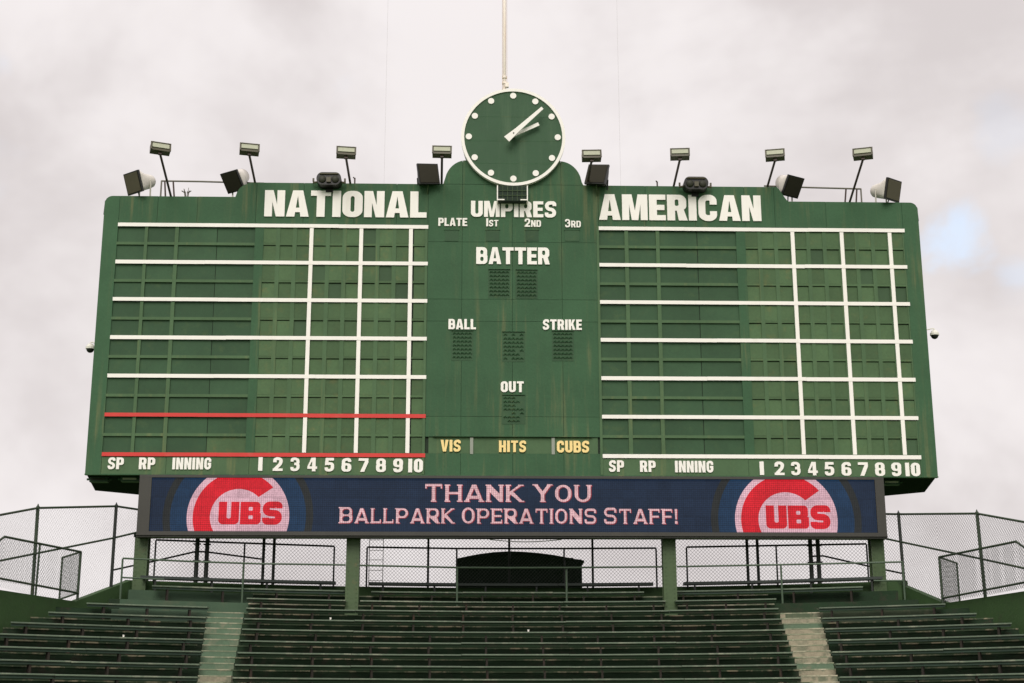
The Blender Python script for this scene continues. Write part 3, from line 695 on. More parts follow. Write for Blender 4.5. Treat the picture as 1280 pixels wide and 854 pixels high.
# ------------------------------------------------------------------ flood lamps reaching out over the board
def flood(base, head, yaw, label):
    b = P(*base, 0.1); 
    lo_y, hi_y = -3.0, 0.0
    h = min((P(head[0], head[1], -2.2+.02*i) for i in range(110)), key=lambda q: abs(q.x-b.x) + .12*abs(q.y+1.35))
    t = thing('flood_lamp', label, 'lamp', (b.x, .1, b.z), 'flood lamps along the top of the scoreboard')
    b2 = Vector((b.x, .14, top_profile(b.x)+.02)); h = Vector(h)
    bm = bmesh.new(); polytube(bm, [(b.x, .2, b2.z-.5), b2, h], .033, 8); mesh_obj('arm', bm, 'pole', t)
    mw = Matrix.Translation(h + Vector((0, 0, .13))) @ Matrix.Rotation(yaw*3.5, 4, 'Z') @ Matrix.Rotation(random.uniform(-.03, .03), 4, 'Y') @ Matrix.Rotation(R(-12), 4, 'X') @ Matrix.Diagonal((.90, .8, .86, 1))
    bm = bmesh.new()
    vs = box(bm, (-.29, -.13, -.12), (.29, .17, .14))
    for i in (0, 1): vs[i].co.y += .02; vs[i].co.z += .0
    for v in vs: v.co = mw @ v.co
    mesh_obj('housing', bm, 'lampbody', t)
    bm = bmesh.new(); box(bm, (-.25, -.150, -.035), (.25, -.125, .115), mw); mesh_obj('glass', bm, 'glass', t)
    bm = bmesh.new(); box(bm, (-.30, -.17, .125), (.30, -.10, .150), mw); box(bm, (-.30, -.165, -.12), (-.265, -.12, .13), mw); box(bm, (.265, -.165, -.12), (.30, -.12, .13), mw)
    for sx in (-.22, .22): box(bm, (sx-.02, -.12, .151), (sx+.02, -.06, .185), mw)
    mesh_obj('door_frame', bm, 'lampbody', t)
    bm = bmesh.new(); box(bm, (-.05, -.02, -.20), (.05, .06, -.12), mw); mesh_obj('yoke', bm, 'pole', t)
FL = [((214, 241), (200, 192), .10, 'leftmost flood lamp on a long brown arm, beside the leftmost white horn speaker'),
      ((319, 226), (311.5, 193), .06, 'second flood lamp from the left, above the curved step in the board top'),
      ((438, 228), (432.5, 197), .03, 'third flood lamp from the left, over the word NATIONAL right of the twin-lens lamp'),
      ((552, 230), (552.5, 196), .0, 'flood lamp right behind the flat black speaker just left of the clock'),
      ((734, 233), (739.5, 201), .0, 'flood lamp above the flat black speaker just right of the clock'),
      ((842, 233), (850, 199), -.03, 'flood lamp over the word AMERICAN, left of the twin-lens lamp'),
      ((959, 234), (969, 200), -.06, 'second flood lamp from the right, beside a white horn speaker tipped to the right'),
      ((1062, 252), (1079, 198.5), -.10, 'rightmost flood lamp on a long brown arm beside the rail end')]
for b_, h_, y_, l_ in FL: flood(b_, h_, y_, l_)

# ------------------------------------------------------------------ horn speakers
def quad_dir(pts, Y):
    return [P(x, y, Y) for x, y in pts]
def horn(c_px, u, v, Y, label, cone=True, ln=.75, grp=None):
    c = P(*c_px, Y); sc = (c-CAMP).length/FPX*.98
    t = thing('horn_speaker' if cone else 'flat_speaker', label, 'speaker', (c.x, Y+.4, c.z-.3), grp)
    f = ray(*c_px).normalized(); rt = f.cross(Vector((0, 0, 1))).normalized(); up = rt.cross(f)
    U = (rt*u[0] + up*u[1] + f*u[2]); V = (rt*v[0] + up*v[1] + f*v[2]); size = .5*(U.length+V.length)*sc
    ex = U.normalized(); ez = (-V).normalized(); ey = ez.cross(ex).normalized(); ex = ey.cross(ez).normalized()
    mw = Matrix.Translation(c) @ Matrix((ex, ey, ez)).transposed().to_4x4()
    s = size/2
    bm = bmesh.new(); box(bm, (-s, -.02, -s), (s, .05, s), mw); mesh_obj('mouth_rim', bm, 'black', t)
    bm = bmesh.new(); box(bm, (-s+.035, -.035, -s+.035), (s-.035, -.021, s-.035), mw); mesh_obj('grille', bm, 'grille' if abs(c.x) > 9 else 'grilledk', t)
    bm = bmesh.new(); rings = []
    prof = [(.052, 1.0, 0), (.16, .90, .3), (.34, .78, .75), (.55, .66, 1), (ln-.05, .56, 1), (ln, .42, 1)] if cone else [(.052, .95, 0), (.25, .8, .1), (.45, .6, .3), (.5, .4, .5)]
    n = 24
    for y, k, rd in prof:
        vs = []
        for i in range(n):
            a = 2*math.pi*i/n; ca, sa = math.cos(a), math.sin(a); sq = 1/max(abs(ca), abs(sa))
            rr = s*k*(sq*(1-rd)+1.05*rd)*.97; vs.append(bm.verts.new(mw @ Vector((rr*ca, y, rr*sa))))
        rings.append(vs)
    for a, b in zip(rings[:-1], rings[1:]):
        for i in range(n): bm.faces.new((a[i], a[(i+1) % n], b[(i+1) % n], b[i]))
    bm.faces.new(rings[0]); bm.faces.new(rings[-1])
    mesh_obj('horn', bm, 'horn' if cone else 'black', t, smooth=True)
    # stand: yoke strap, foot and braces down to the roof edge
    foot = mw @ Vector((0, ln*.62 if cone else .3, 0)); zr = P(c_px[0], 246, Y).z if abs(c.x) > 7 else P(c_px[0], 231, Y).z
    zr = EYE + 14.3 if abs(c.x) > 7.2 else EYE+14.3
    bm = bmesh.new()
    for sx in (-1, 1):
        side = mw @ Vector((sx*s*.75, ln*.62 if cone else .3, 0)); tube(bm, side, (foot.x+sx*.16, max(foot.y, .25), zr), .022, 6)
    mesh_obj('yoke', bm, 'horn' if cone else 'fencedk', t)
    bm = bmesh.new(); tube(bm, mw @ Vector((0, .1, -s*.8)), (foot.x, max(foot.y, .35), zr), .018, 6)
    box(bm, (foot.x-.3, .2, zr), (foot.x+.3, .62, zr+.04)); mesh_obj('stand', bm, 'steel', t)
horn((166.5, 228.6), (16.5, 7.5, -19.7), (7.5, -25.5, -3.4), -.15, 'white horn speaker with square brown grille at the left end, turned outward', ln=.72)
horn((290.5, 227.3), (19.3, 6.9, -17.1), (11.3, -24, 3.1), .12, 'white horn speaker with black square mouth, partly hidden by the left curved step', ln=.55)
horn((535.5, 217.5), (26.2, 0, 8.7), (3.5, -25.3, -10.5), -.25, 'flat black square speaker facing the field just left of the clock', False)
horn((746, 218), (25.8, -.9, -10.5), (-6.1, -23.9, -13), -.25, 'flat black square speaker facing the field just right of the clock', False)
horn((991.3, 233.5), (19.3, -6.9, 18.6), (-9.5, -23.5, 1.8), .12, 'white horn speaker with black square mouth, behind the rail right of AMERICAN', ln=.55)
horn((1116.4, 237.7), (16, -7.1, 19.9), (-5, -25.5, -5.1), -.15, 'white horn speaker with square brown grille at the right end, turned outward', ln=.72)

# ------------------------------------------------------------------ twin lens lamps
def twin(px, py, label):
    c = P(px, py, -.25); t = thing('twin_lamp', label, 'lamp', (c.x, -.05, c.z-.2))
    lp = []
    for sx, a0 in ((1, -90), (-1, 90)):
        for i in range(13): a = R(a0+180*i/12); lp.append((c.x+sx*.19+.155*math.cos(a), c.z+.185*math.sin(a)))
    bm = bmesh.new(); extrude_loops(bm, [lp], -.34, .05); bmesh.ops.bevel(bm, geom=[e for e in bm.edges if abs(e.verts[0].co.y+.34) < .001 and abs(e.verts[1].co.y+.34) < .001 and len(e.link_faces) == 2 and abs(e.calc_face_angle(0)) > .8], offset=.03, segments=2, affect='EDGES')
    mesh_obj('lamp_body', bm, 'black', t)
    for sx in (-.18, .18):
        bm = bmesh.new(); m_ = Matrix.Translation((c.x+sx, -.35, c.z-.03)) @ Matrix.Diagonal((1, .45, 1, 1)); bmesh.ops.create_uvsphere(bm, u_segments=16, v_segments=10, radius=.105, matrix=m_); mesh_obj('lens', bm, 'lens', t, True)
    bm = bmesh.new(); tube(bm, (c.x-.26, -.36, c.z+.13), (c.x+.26, -.36, c.z+.13), .022, 8)
    box(bm, (c.x-.06, -.40, c.z-.12), (c.x+.06, -.343, c.z+.02)); mesh_obj('hood', bm, 'lampbody', t)
    for sx in (-1, 1):
        bm = bmesh.new(); tube(bm, (c.x+sx*.33, -.15, c.z-.04), (c.x+sx*.46, -.15, c.z-.06), .03, 6); box(bm, (c.x+sx*.44-.03, -.17, c.z-.02), (c.x+sx*.44+.02, -.13, c.z+.07)); mesh_obj('clamp', bm, 'lampbody', t)
    bm = bmesh.new(); box(bm, (c.x-.1, -.06, c.z-.30), (c.x+.1, -.0075, c.z-.1)); mesh_obj('mount', bm, 'black', t)
twin(411.3, 224.5, 'black twin-lens lamp clamped on the board edge above NATIONAL')
twin(869.8, 230, 'black twin-lens lamp clamped on the board edge above AMERICAN')
# little stubs on the top edge
for px, py in ((443.5, 226.5), (821.5, 231)):
    c = P(px, py, .1); bm = bmesh.new(); tube(bm, (c.x, .09, c.z-.2), (c.x, .09, c.z+.09), .022, 6); tube(bm, (c.x, .09, c.z+.06), (c.x-.04, .05, c.z+.1), .018, 6)
    tag(mesh_obj('pipe_stub', bm, 'pole'), 'tiny brown pipe stub sticking up from the board edge above %s' % ('NATIONAL' if px < 600 else 'AMERICAN'), 'pipe')
# small dead plant caught on the roof edge
c = P(233, 245, .15); bm = bmesh.new()
for i in range(9):
    a = random.uniform(-.5, .5); tube(bm, (c.x+random.uniform(-.05, .05), .15, c.z-.1), (c.x+a*.18, .15+random.uniform(-.05, .05), c.z+random.uniform(.08, .25)), .007, 4)
    tube(bm, (c.x+a*.09, .15, c.z+.08), (c.x+a*.30, .12, c.z+.14), .009, 4)
tag(mesh_obj('weed', bm, 'lampbody'), 'small dry weed growing on the board top under the left rail', 'plant')

# roof rails
def roof_rail(pts, posts, label):
    Y = .55
    t = thing('roof_rail', label, 'railing', (P(*pts[0], Y).x, Y, EYE+14.3))
    bm = bmesh.new(); polytube(bm, [P(*p, Y) for p in pts], .026, 8); mesh_obj('top_rail', bm, 'galv', t)
    for (a, b) in posts:
        q = P(*a, Y); bm = bmesh.new(); tube(bm, (q.x, Y, q.z), (q.x+b, Y+.25*abs(b), EYE+14.3), .024, 8); mesh_obj('rail_post', bm, 'pole' if b else 'galv', t)
roof_rail([(202, 226.3), (250, 227), (330, 229.2)], [((202, 226), 0), ((206, 226.5), .1), ((216.5, 226.5), .12)], 'thin pipe rail on the low left roof edge between two horn speakers')
roof_rail([(955, 232.5), (1010, 234.5), (1076, 236.3)], [((1076, 236), 0), ((1071, 236), -.1), ((1057.5, 236), -.12)], 'thin pipe rail on the low right roof edge between two horn speakers')

# dome cameras on the sides of the board
for px, py, sx, lab in ((1168, 416, 1, 'white dome security camera on a bent arm at the right side of the scoreboard'), (113, 433, -1, 'white dome security camera peeping out at the left side of the scoreboard')):
    c = P(px, py, .4); t = thing('security_camera', lab, 'camera', (c.x, .4, c.z))
    bm = bmesh.new(); polytube(bm, [(sx*11.44, .4, c.z+.06), (c.x-.05*sx, .4, c.z+.12), (c.x, .4, c.z+.11), (c.x, .4, c.z+.04)], .016, 8); mesh_obj('arm', bm, 'cctv', t)
    bm = bmesh.new(); tube(bm, (c.x, .4, c.z+.06), (c.x, .4, c.z-.02), .07, 16, .12); tube(bm, (c.x, .4, c.z-.02), (c.x, .4, c.z-.08), .125, 16, .125); mesh_obj('camera_body', bm, 'cctv', t)
    bm = bmesh.new(); bmesh.ops.create_uvsphere(bm, u_segments=16, v_segments=8, radius=.105, matrix=Matrix.Translation((c.x, .4, c.z-.08))); mesh_obj('dome', bm, 'black', t, True)

# lights on the soffit
for px, py, lab in ((163, 600, 'bulkhead light under the left end of the scoreboard, beside the video screen'), (124, 600.5, 'bulkhead light under the far left corner of the scoreboard'), (1113, 604, 'bulkhead light under the right end of the scoreboard')):
    c = PZ(px, py, 6.80); t = thing('bulkhead_light', lab, 'lamp', (c.x, c.y, ZB))
    bm = bmesh.new(); box(bm, (c.x-.24, c.y-.10, ZB-.13), (c.x+.24, c.y+.12, ZB+.002)); tube(bm, (c.x-.33, c.y, ZB-.05), (c.x-.24, c.y, ZB-.05), .03); tube(bm, (c.x+.24, c.y, ZB-.05), (c.x+.33, c.y, ZB-.05), .03); mesh_obj('light_body', bm, 'house', t)
    bm = bmesh.new(); box(bm, (c.x-.18, c.y-.13, ZB-.085), (c.x+.18, c.y-.102, ZB-.04)); mesh_obj('light_lens', bm, 'glass' if px > 1000 or px > 150 else 'lens', t)

# flagpole
q0 = P(630.6, 118, .55); q1 = P(630.0, -60, .55)
fp = thing('flagpole', 'cream painted flagpole rising behind the clock', 'flagpole', (q0.x, .55, EYE+14.2))
bm = bmesh.new(); tube(bm, (q0.x, .55, EYE+14.2), (q0.x, .55, q1.z+3), .048, 16, .040); mesh_obj('pole', bm, 'cream', fp, True)
bm = bmesh.new(); tube(bm, (q0.x+.075, .53, EYE+14.4), (q0.x+.065, .53, q1.z+3), .006, 5); mesh_obj('halyard', bm, 'tan', fp)
bm = bmesh.new(); tube(bm, (q0.x-.065, .5, EYE+14.4), (q0.x-.06, .5, q1.z+3), .006, 5); mesh_obj('halyard', bm, 'tan', fp)
bm = bmesh.new()
for dz in (0, .22, .4): tube(bm, (q0.x, .55, q0.z+dz+.1), (q0.x, .55, q0.z+dz+.16), .068, 12)
box(bm, (q0.x+.02, .42, q0.z+.18), (q0.x+.12, .5, q0.z+.32)); mesh_obj('cleat', bm, 'cream', fp)
for px, py, lab in ((480, 232, 'thin vertical cable rising into the sky left of the clock'), (776, 236, 'thin vertical cable rising into the sky right of the clock')):
    a = P(px, py, .9); b = P(px+(2 if px < 640 else -3), -40, .9); bm = bmesh.new(); tube(bm, (a.x, .9, EYE+14.3), (a.x, .9, b.z+2), .0028, 5)
    tag(mesh_obj('cable', bm, 'cable'), lab, 'cable')

# ------------------------------------------------------------------ bleachers: concentric terraces
YC, R1 = -24.6, 25.0
def row_pt(k, x):
    """XY of the seat front of row k at side position x; k may be fractional"""
    r = R1 - .75*(k-1); return (x, YC + math.sqrt(max(.01, r*r - x*x)))
def seat_z(k): return EYE + 3.57 - .316*(k-1)
def tread_z(k): return seat_z(k) - .42
def wall_x(y, s):
    if s < 0: return -10.96 - (-1.8-y)*.294 if y < -1.8 else -10.96 + (y+1.8)*.40
    return 10.86 + (-1.5-y)*.24 if y < -1.5 else 10.86 - (y+1.5)*.30
def row_xs(k, x0=None, x1=None, step=.66):
    # clip to walls
    def lim(s):
        x = s*9.0
        while abs(x) < 14 and abs(x) < abs(wall_x(row_pt(k, x)[1], s)): x += s*.05
        return x
    a = lim(-1) if x0 is None else x0; b = lim(1) if x1 is None else x1
    n = max(1, int(abs(b-a)/step)); return [a+(b-a)*i/n for i in range(n+1)]
stand = thing('bleacher_stand', 'curved green painted concrete bleacher terraces below the scoreboard', 'bleachers', (0, -3, 0))
for k in range(-1, 11):
    fk, bk = k + .35/.75, k - .40/.75
    xs = row_xs(fk)
    top = tread_z(k)
    bm = bmesh.new(); bx = row_xs(bk)
    if k <= 0:
        lm = 10.0 if k < 0 else 10.25; m_ = 30; xs = [-lm+2*lm*i/m_ for i in range(m_+1)]; bx = xs
    n = len(xs); bxs = [bx[0]+(bx[-1]-bx[0])*i/(n-1) for i in range(n)]
    sweep(bm, [row_pt(fk, x) for x in xs], [row_pt(bk-.08, x) for x in bxs], top-.50 if k < 10 else 0, top)
    st = mesh_obj('terrace_step', bm, 'terr', stand)
    segs = [(xs[0]+.01, -7.6), (-7.0, 6.8), (7.6, xs[-1]-.01)]
    if k <= 1:                                     # painted facing of the two landings beside the centre block
        for a, b in ((xs[0]+.02, -6.93), (6.80, xs[-1]-.02)):
            a = max(a, -10.0); b = min(b, 10.35); m = 4; px_ = [a+(b-a)*i/m for i in range(m+1)]
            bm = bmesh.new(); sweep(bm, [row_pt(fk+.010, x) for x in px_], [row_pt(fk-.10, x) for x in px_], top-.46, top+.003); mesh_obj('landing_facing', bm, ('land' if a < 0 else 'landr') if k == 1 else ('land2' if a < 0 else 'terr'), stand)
        segs = segs[1:2]
    for a, b in segs:
        m = max(2, int((b-a)/1.2)); px_ = [a+(b-a)*i/m for i in range(m+1)]
        bm = bmesh.new(); sweep(bm, [row_pt(fk+.008, x) for x in px_], [row_pt(fk-.05, x) for x in px_], top-.028, top+.004)
        mesh_obj('nosing', bm, 'nose' if k > 0 else 'stairn', stand)

# aisle stairs
def Lmain(k): return -6.89 + .073*(k-1) if k >= 1 else -6.89
def Lwing(k): return -7.73 + .107*(k-2)
def Rmain(k): return 6.75 - .084*(k-1)
def Rwing(k): return 7.64 - .115*(k-2)
for side, lab in (('L', 'left aisle stairs, green painted steps turning to bare concrete lower down'), ('R', 'right aisle stairs of patchy bare concrete between the benches')):
    t = thing('aisle_stairs', lab, 'stairs', ((-7.3 if side == 'L' else 7.1), -3, tread_z(5)))
    for i in range(0, 20):
        k = 1.0 + i*.5
        a, b = (Lwing(k)+.03, Lmain(k)-.03) if side == 'L' else (Rmain(k)+.03, Rwing(k)-.03)
        z = tread_z(1) - .316*(k-1) + .006
        fk = k + .35/.75
        xs = [a+(b-a)*j/4 for j in range(5)]
        bm = bmesh.new(); sweep(bm, [row_pt(fk+.012, x) for x in xs], [row_pt(fk-.56, x) for x in xs], z-.3, z)
        mat = ('stairg' if k < 6.4 else 'stairc') if side == 'L' else ('stairc' if i not in (2, 9) else 'stairg')
        if i == 0: mat = 'land' if side == 'L' else 'stairc'
        mesh_obj('step', bm, mat, t)
        bm = bmesh.new(); sweep(bm, [row_pt(fk+.02, x) for x in xs], [row_pt(fk-.03, x) for x in xs], z-.022, z+.004); mesh_obj('step_edge', bm, 'stairn', t)

# benches ------------------------------------------------------------
legme = {}
def leg_mesh(mat):
    if mat in legme: return legme[mat]
    bm = bmesh.new()
    box(bm, (-.024, -.23, -.415), (.024, -.17, -.052)); box(bm, (-.024, -.10, -.41), (.024, -.05, -.052)); box(bm, (-.03, -.27, -.05), (.03, -.01, -.0455)); box(bm, (-.028, -.28, -.42), (.028, -.02, -.395))
    for v in bm.verts: v.co.y = -v.co.y
    bmesh.ops.recalc_face_normals(bm, faces=bm.faces)
    me = bpy.data.meshes.new('leg'); bm.to_mesh(me); bm.free(); me.materials.append(M[mat]); legme[mat] = me; return me
def bench(k, x0, x1, label, mat='bench', legmat='rusty', thick=.036, leg_x=None):
    zt = seat_z(k); mid = row_pt(k, (x0+x1)/2)
    t = thing('bench', label, 'bench', (mid[0], mid[1]+.14, tread_z(k)), 'bleacher benches')
    L = x1-x0; n = max(1, round(L/2.66)); 
    for i in range(n):
        a = x0+L*i/n+.004; b = x0+L*(i+1)/n-.004; xs = [a, (a+b)/2, b] if (b-a) > .8 else [a, b]
        dz = random.uniform(-.007, .005); dk = random.uniform(-.012, .012)
        bm = bmesh.new(); sweep(bm, [row_pt(k+dk, x) for x in xs], [row_pt(k+dk-.37, x) for x in xs], zt-thick+dz, zt+dz)
        bmesh.ops.bevel(bm, geom=[e for e in bm.edges if e.calc_length() > .6], offset=.006, segments=1, affect='EDGES')
        mesh_obj('seat_plank', bm, mat, t)
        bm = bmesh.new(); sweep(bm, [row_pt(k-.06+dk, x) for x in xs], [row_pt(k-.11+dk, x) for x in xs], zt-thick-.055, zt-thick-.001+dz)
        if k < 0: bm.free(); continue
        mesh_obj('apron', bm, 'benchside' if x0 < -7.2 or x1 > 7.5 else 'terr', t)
    off = .25 + random.uniform(0, .15); m = max(1, round((L-.5)/1.34)); 
    for j in range(m+1):
        x = x0+off + (L-2*off)*j/m; p = row_pt(k, x); ang = -math.asin(max(-1, min(1, x/(R1-.75*(k-1)))))
        link('leg', leg_mesh(legmat), t, Matrix.Translation((p[0], p[1], zt)) @ Matrix.Rotation(ang, 4, 'Z'))
    return t
ordn = {1: 'first', 2: 'second', 3: 'third', 4: 'fourth', 5: 'fifth', 6: 'sixth', 7: 'seventh', 8: 'eighth', 9: 'ninth'}
X = lambda px, py, k: PZ(px, py, seat_z(k)-EYE).x
# two top rows, in three pieces each, between the posts
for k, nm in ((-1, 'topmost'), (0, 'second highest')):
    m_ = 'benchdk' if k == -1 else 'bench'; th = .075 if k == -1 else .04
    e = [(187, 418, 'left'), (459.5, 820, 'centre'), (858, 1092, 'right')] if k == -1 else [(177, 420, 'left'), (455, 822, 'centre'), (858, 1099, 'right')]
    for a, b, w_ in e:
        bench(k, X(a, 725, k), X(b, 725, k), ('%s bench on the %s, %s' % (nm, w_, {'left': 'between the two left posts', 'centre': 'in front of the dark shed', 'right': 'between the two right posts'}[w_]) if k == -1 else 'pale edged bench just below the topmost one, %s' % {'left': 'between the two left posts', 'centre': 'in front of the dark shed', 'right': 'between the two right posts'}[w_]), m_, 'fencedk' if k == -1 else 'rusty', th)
for a, b, w_ in ((309.5, 432, 'between the left aisle and the second post'), (448.5, 833, 'between the two middle posts'), (848, 966, 'between the third post and the right aisle')):
    bench(1, X(a, 748, 1), X(b, 750, 1), 'short topmost bench of the central block, ' + w_ if b < 500 or a > 800 else 'long topmost bench of the central block, ' + w_)
for k in range(2, 10):
    bench(k, Lmain(k), Rmain(k), 'long worn green bench, %s row from the top of the central block' % ordn[k])
Lout = {2: -10.46, 3: -11.05, 4: -11.56}; Rout = {2: 10.5, 3: 10.9, 4: 11.33}
for k in range(2, 10):
    lo_ = Lout.get(k, wall_x(row_pt(k, -11.8)[1], -1)+.45); ro_ = Rout.get(k, wall_x(row_pt(k, 11.8)[1], 1)-.4)
    bench(k, lo_, Lwing(k), 'green bench left of the left aisle, %s from the top of that block' % ordn[k-1])
    bench(k, Rwing(k), ro_, 'green bench right of the right aisle, %s from the top of that block' % ordn[k-1])

# ------------------------------------------------------------------ parapet walls
def wall_obj(name, pts, zt, zb, th, label, sgn=1):
    """pts XY line, zt list of top heights"""
    bm = bmesh.new(); rows = []
    for i, (x, y) in enumerate(pts):
        a = Vector(pts[max(0, i-1)]); b = Vector(pts[min(len(pts)-1, i+1)]); d = (b-a).normalized(); nrm = Vector((-d.y, d.x))*th*sgn
        rows.append([bm.verts.new((x, y, zb)), bm.verts.new((x+nrm.x, y+nrm.y, zb)), bm.verts.new((x+nrm.x, y+nrm.y, zt[i])), bm.verts.new((x, y, zt[i]))])
    for i in range(len(rows)-1):
        for j in range(4): bm.faces.new((rows[i][j], rows[i][(j+1) % 4], rows[i+1][(j+1) % 4], rows[i+1][j]))
    bm.faces.new(rows[0]); bm.faces.new(rows[-1]); o = mesh_obj(name, bm, 'wall'); return tag(o, label, 'wall')
kp = 1 - (2.33-.4)/.75
pp = [row_pt(kp, -10.25 + 20.7*i/24) for i in range(25)]
wall_obj('parapet_wall', pp, [EYE+4.11]*25, EYE+2.6, .18, 'low dark green parapet wall along the back of the top benches', 1)
zl = EYE+3.34
wall_obj('parapet_wall', [(wall_x(-12, -1), -12), (wall_x(-5, -1), -5), (-10.96, -1.8), (-10.1, .32)], [zl-.02, zl, zl+.02, EYE+4.10], 0, .2, 'dark green wall closing the left end of the bleachers', 1)
wall_obj('parapet_wall', [(10.2, .62), (10.86, -1.5), (wall_x(-5, 1), -5), (wall_x(-12, 1), -12)], [EYE+4.12, zl+.02, zl, zl-.02], 0, .2, 'dark green wall closing the right end of the bleachers', 1)

# ------------------------------------------------------------------ chain link
def mesh_quad(bm, a0, a1, b0, b1, sp=.058, r=.0030):
    """wires in the panel a0-a1 (bottom) b0-b1 (top)"""
    a0, a1, b0, b1 = map(Vector, (a0, a1, b0, b1)); u = (Vector((a1.x, a1.y, 0)) - Vector((a0.x, a0.y, 0))); Lu = u.length; u.normalize()
    quad = [(0, a0.z), (Lu, a1.z), (Lu, b1.z), (0, b0.z)]; z0 = min(a0.z, a1.z); z1 = max(b0.z, b1.z)
    nrm = Vector((-u.y, u.x, 0))*r
    for sg in (1, -1):
        c = -(z1-z0) if sg > 0 else 0; end = Lu if sg > 0 else Lu + (z1-z0)
        while c < end:
            # line: x = c + sg*(z-z0)
            p = (c, z0); d = (sg, 1.0); t0, t1 = 0.0, (z1-z0); ok = True
            for i in range(4):
                q, q2 = quad[i], quad[(i+1) % 4]; ex, ez = q2[0]-q[0], q2[1]-q[1]
                den = ex*d[1] - ez*d[0]; num = ex*(p[1]-q[1]) - ez*(p[0]-q[0])
                if abs(den) < 1e-9:
                    if num < 0: ok = False
                    continue
                t = -num/den
                if den > 0: t0 = max(t0, t)
                else: t1 = min(t1, t)
            if ok and t1-t0 > .01:
                A = Vector((a0.x, a0.y, 0)) + u*(p[0]+d[0]*t0) + Vector((0, 0, p[1]+t0)); B = Vector((a0.x, a0.y, 0)) + u*(p[0]+d[0]*t1) + Vector((0, 0, p[1]+t1))
                off = nrm*(1.0 if sg > 0 else -1.0); pr = Vector((-(B-A).z*u.x, -(B-A).z*u.y, (B-A).dot(u))).normalized()*r
                va = [bm.verts.new(A+off+pr), bm.verts.new(A+off-pr), bm.verts.new(A-off*.6)]; vb = [bm.verts.new(B+off+pr), bm.verts.new(B+off-pr), bm.verts.new(B-off*.6)]
                for i in range(3): bm.faces.new((va[i], va[(i+1) % 3], vb[(i+1) % 3], vb[i]))
            c += sp
def link_mesh(t, panels, r=.0030, sp=.058):
    bm = bmesh.new()
    for q in panels: mesh_quad(bm, *q, sp=sp, r=r)
    o = mesh_obj('chain_link', bm, 'wire', t); o['kind'] = 'stuff'; return o
def rail_part(t, pts, r, mat, name='rail'):
    bm = bmesh.new(); polytube(bm, pts, r, 8); return mesh_obj(name, bm, mat, t)

# back fence, on the parapet behind the top benches
bf = thing('chain_link_fence', 'tall chain link fence standing behind the top benches under the scoreboard', 'fence', (0, 2.9, EYE+4.1))
def fy(x): return row_pt(kp-.18, x)[1]
def fpt(px, py):                                  # point on the back fence's curved plane
    y = 2.0
    for _ in range(6): q = P(px, py, y); y = fy(q.x)
    return q
bposts = [(184.5, 0), (245, 1), (257.5, 1), (328.5, 2), (341.5, 2), (435.5, 0), (535, 0), (636.5, 0), (741, 0), (832, 0), (935, 2), (948, 2), (1014.5, 1), (1024, 1), (1095, 0)]
ztop = EYE+6.5
cols_ = []
for px, tk in bposts:
    q = fpt(px, 715); r = {0: .032, 1: .060, 2: .042}[tk]
    bm = bmesh.new(); tube(bm, (q.x, q.y, EYE+4.0), (q.x, q.y, ztop), r, 10); po = mesh_obj('fence_post', bm, 'fencedk', bf)
    if tk == 1:
        z = EYE+4.25
        while z < ztop: bm = bmesh.new(); tube(bm, (q.x-.10, q.y-.02, z), (q.x+.10, q.y-.02, z), .022, 6); mesh_obj('clip', bm, 'fencedk', po); z += .45
    cols_.append(q)
link_mesh(bf, [((a.x, a.y, EYE+4.12), (b.x, b.y, EYE+4.12), (a.x, a.y, ztop), (b.x, b.y, ztop)) for a, b in zip(cols_[:-1], cols_[1:])], .0036, .100)
rail_part(bf, [(q.x, q.y, ztop) for q in cols_], .03, 'fencedk')
rail_part(bf, [fpt(184, 703.5), fpt(245, 689.5), fpt(258, 690), fpt(327, 699)], .024, 'fencedk')
rail_part(bf, [fpt(1015, 695.5), fpt(1029, 695), fpt(1095, 710)], .024, 'fencedk')

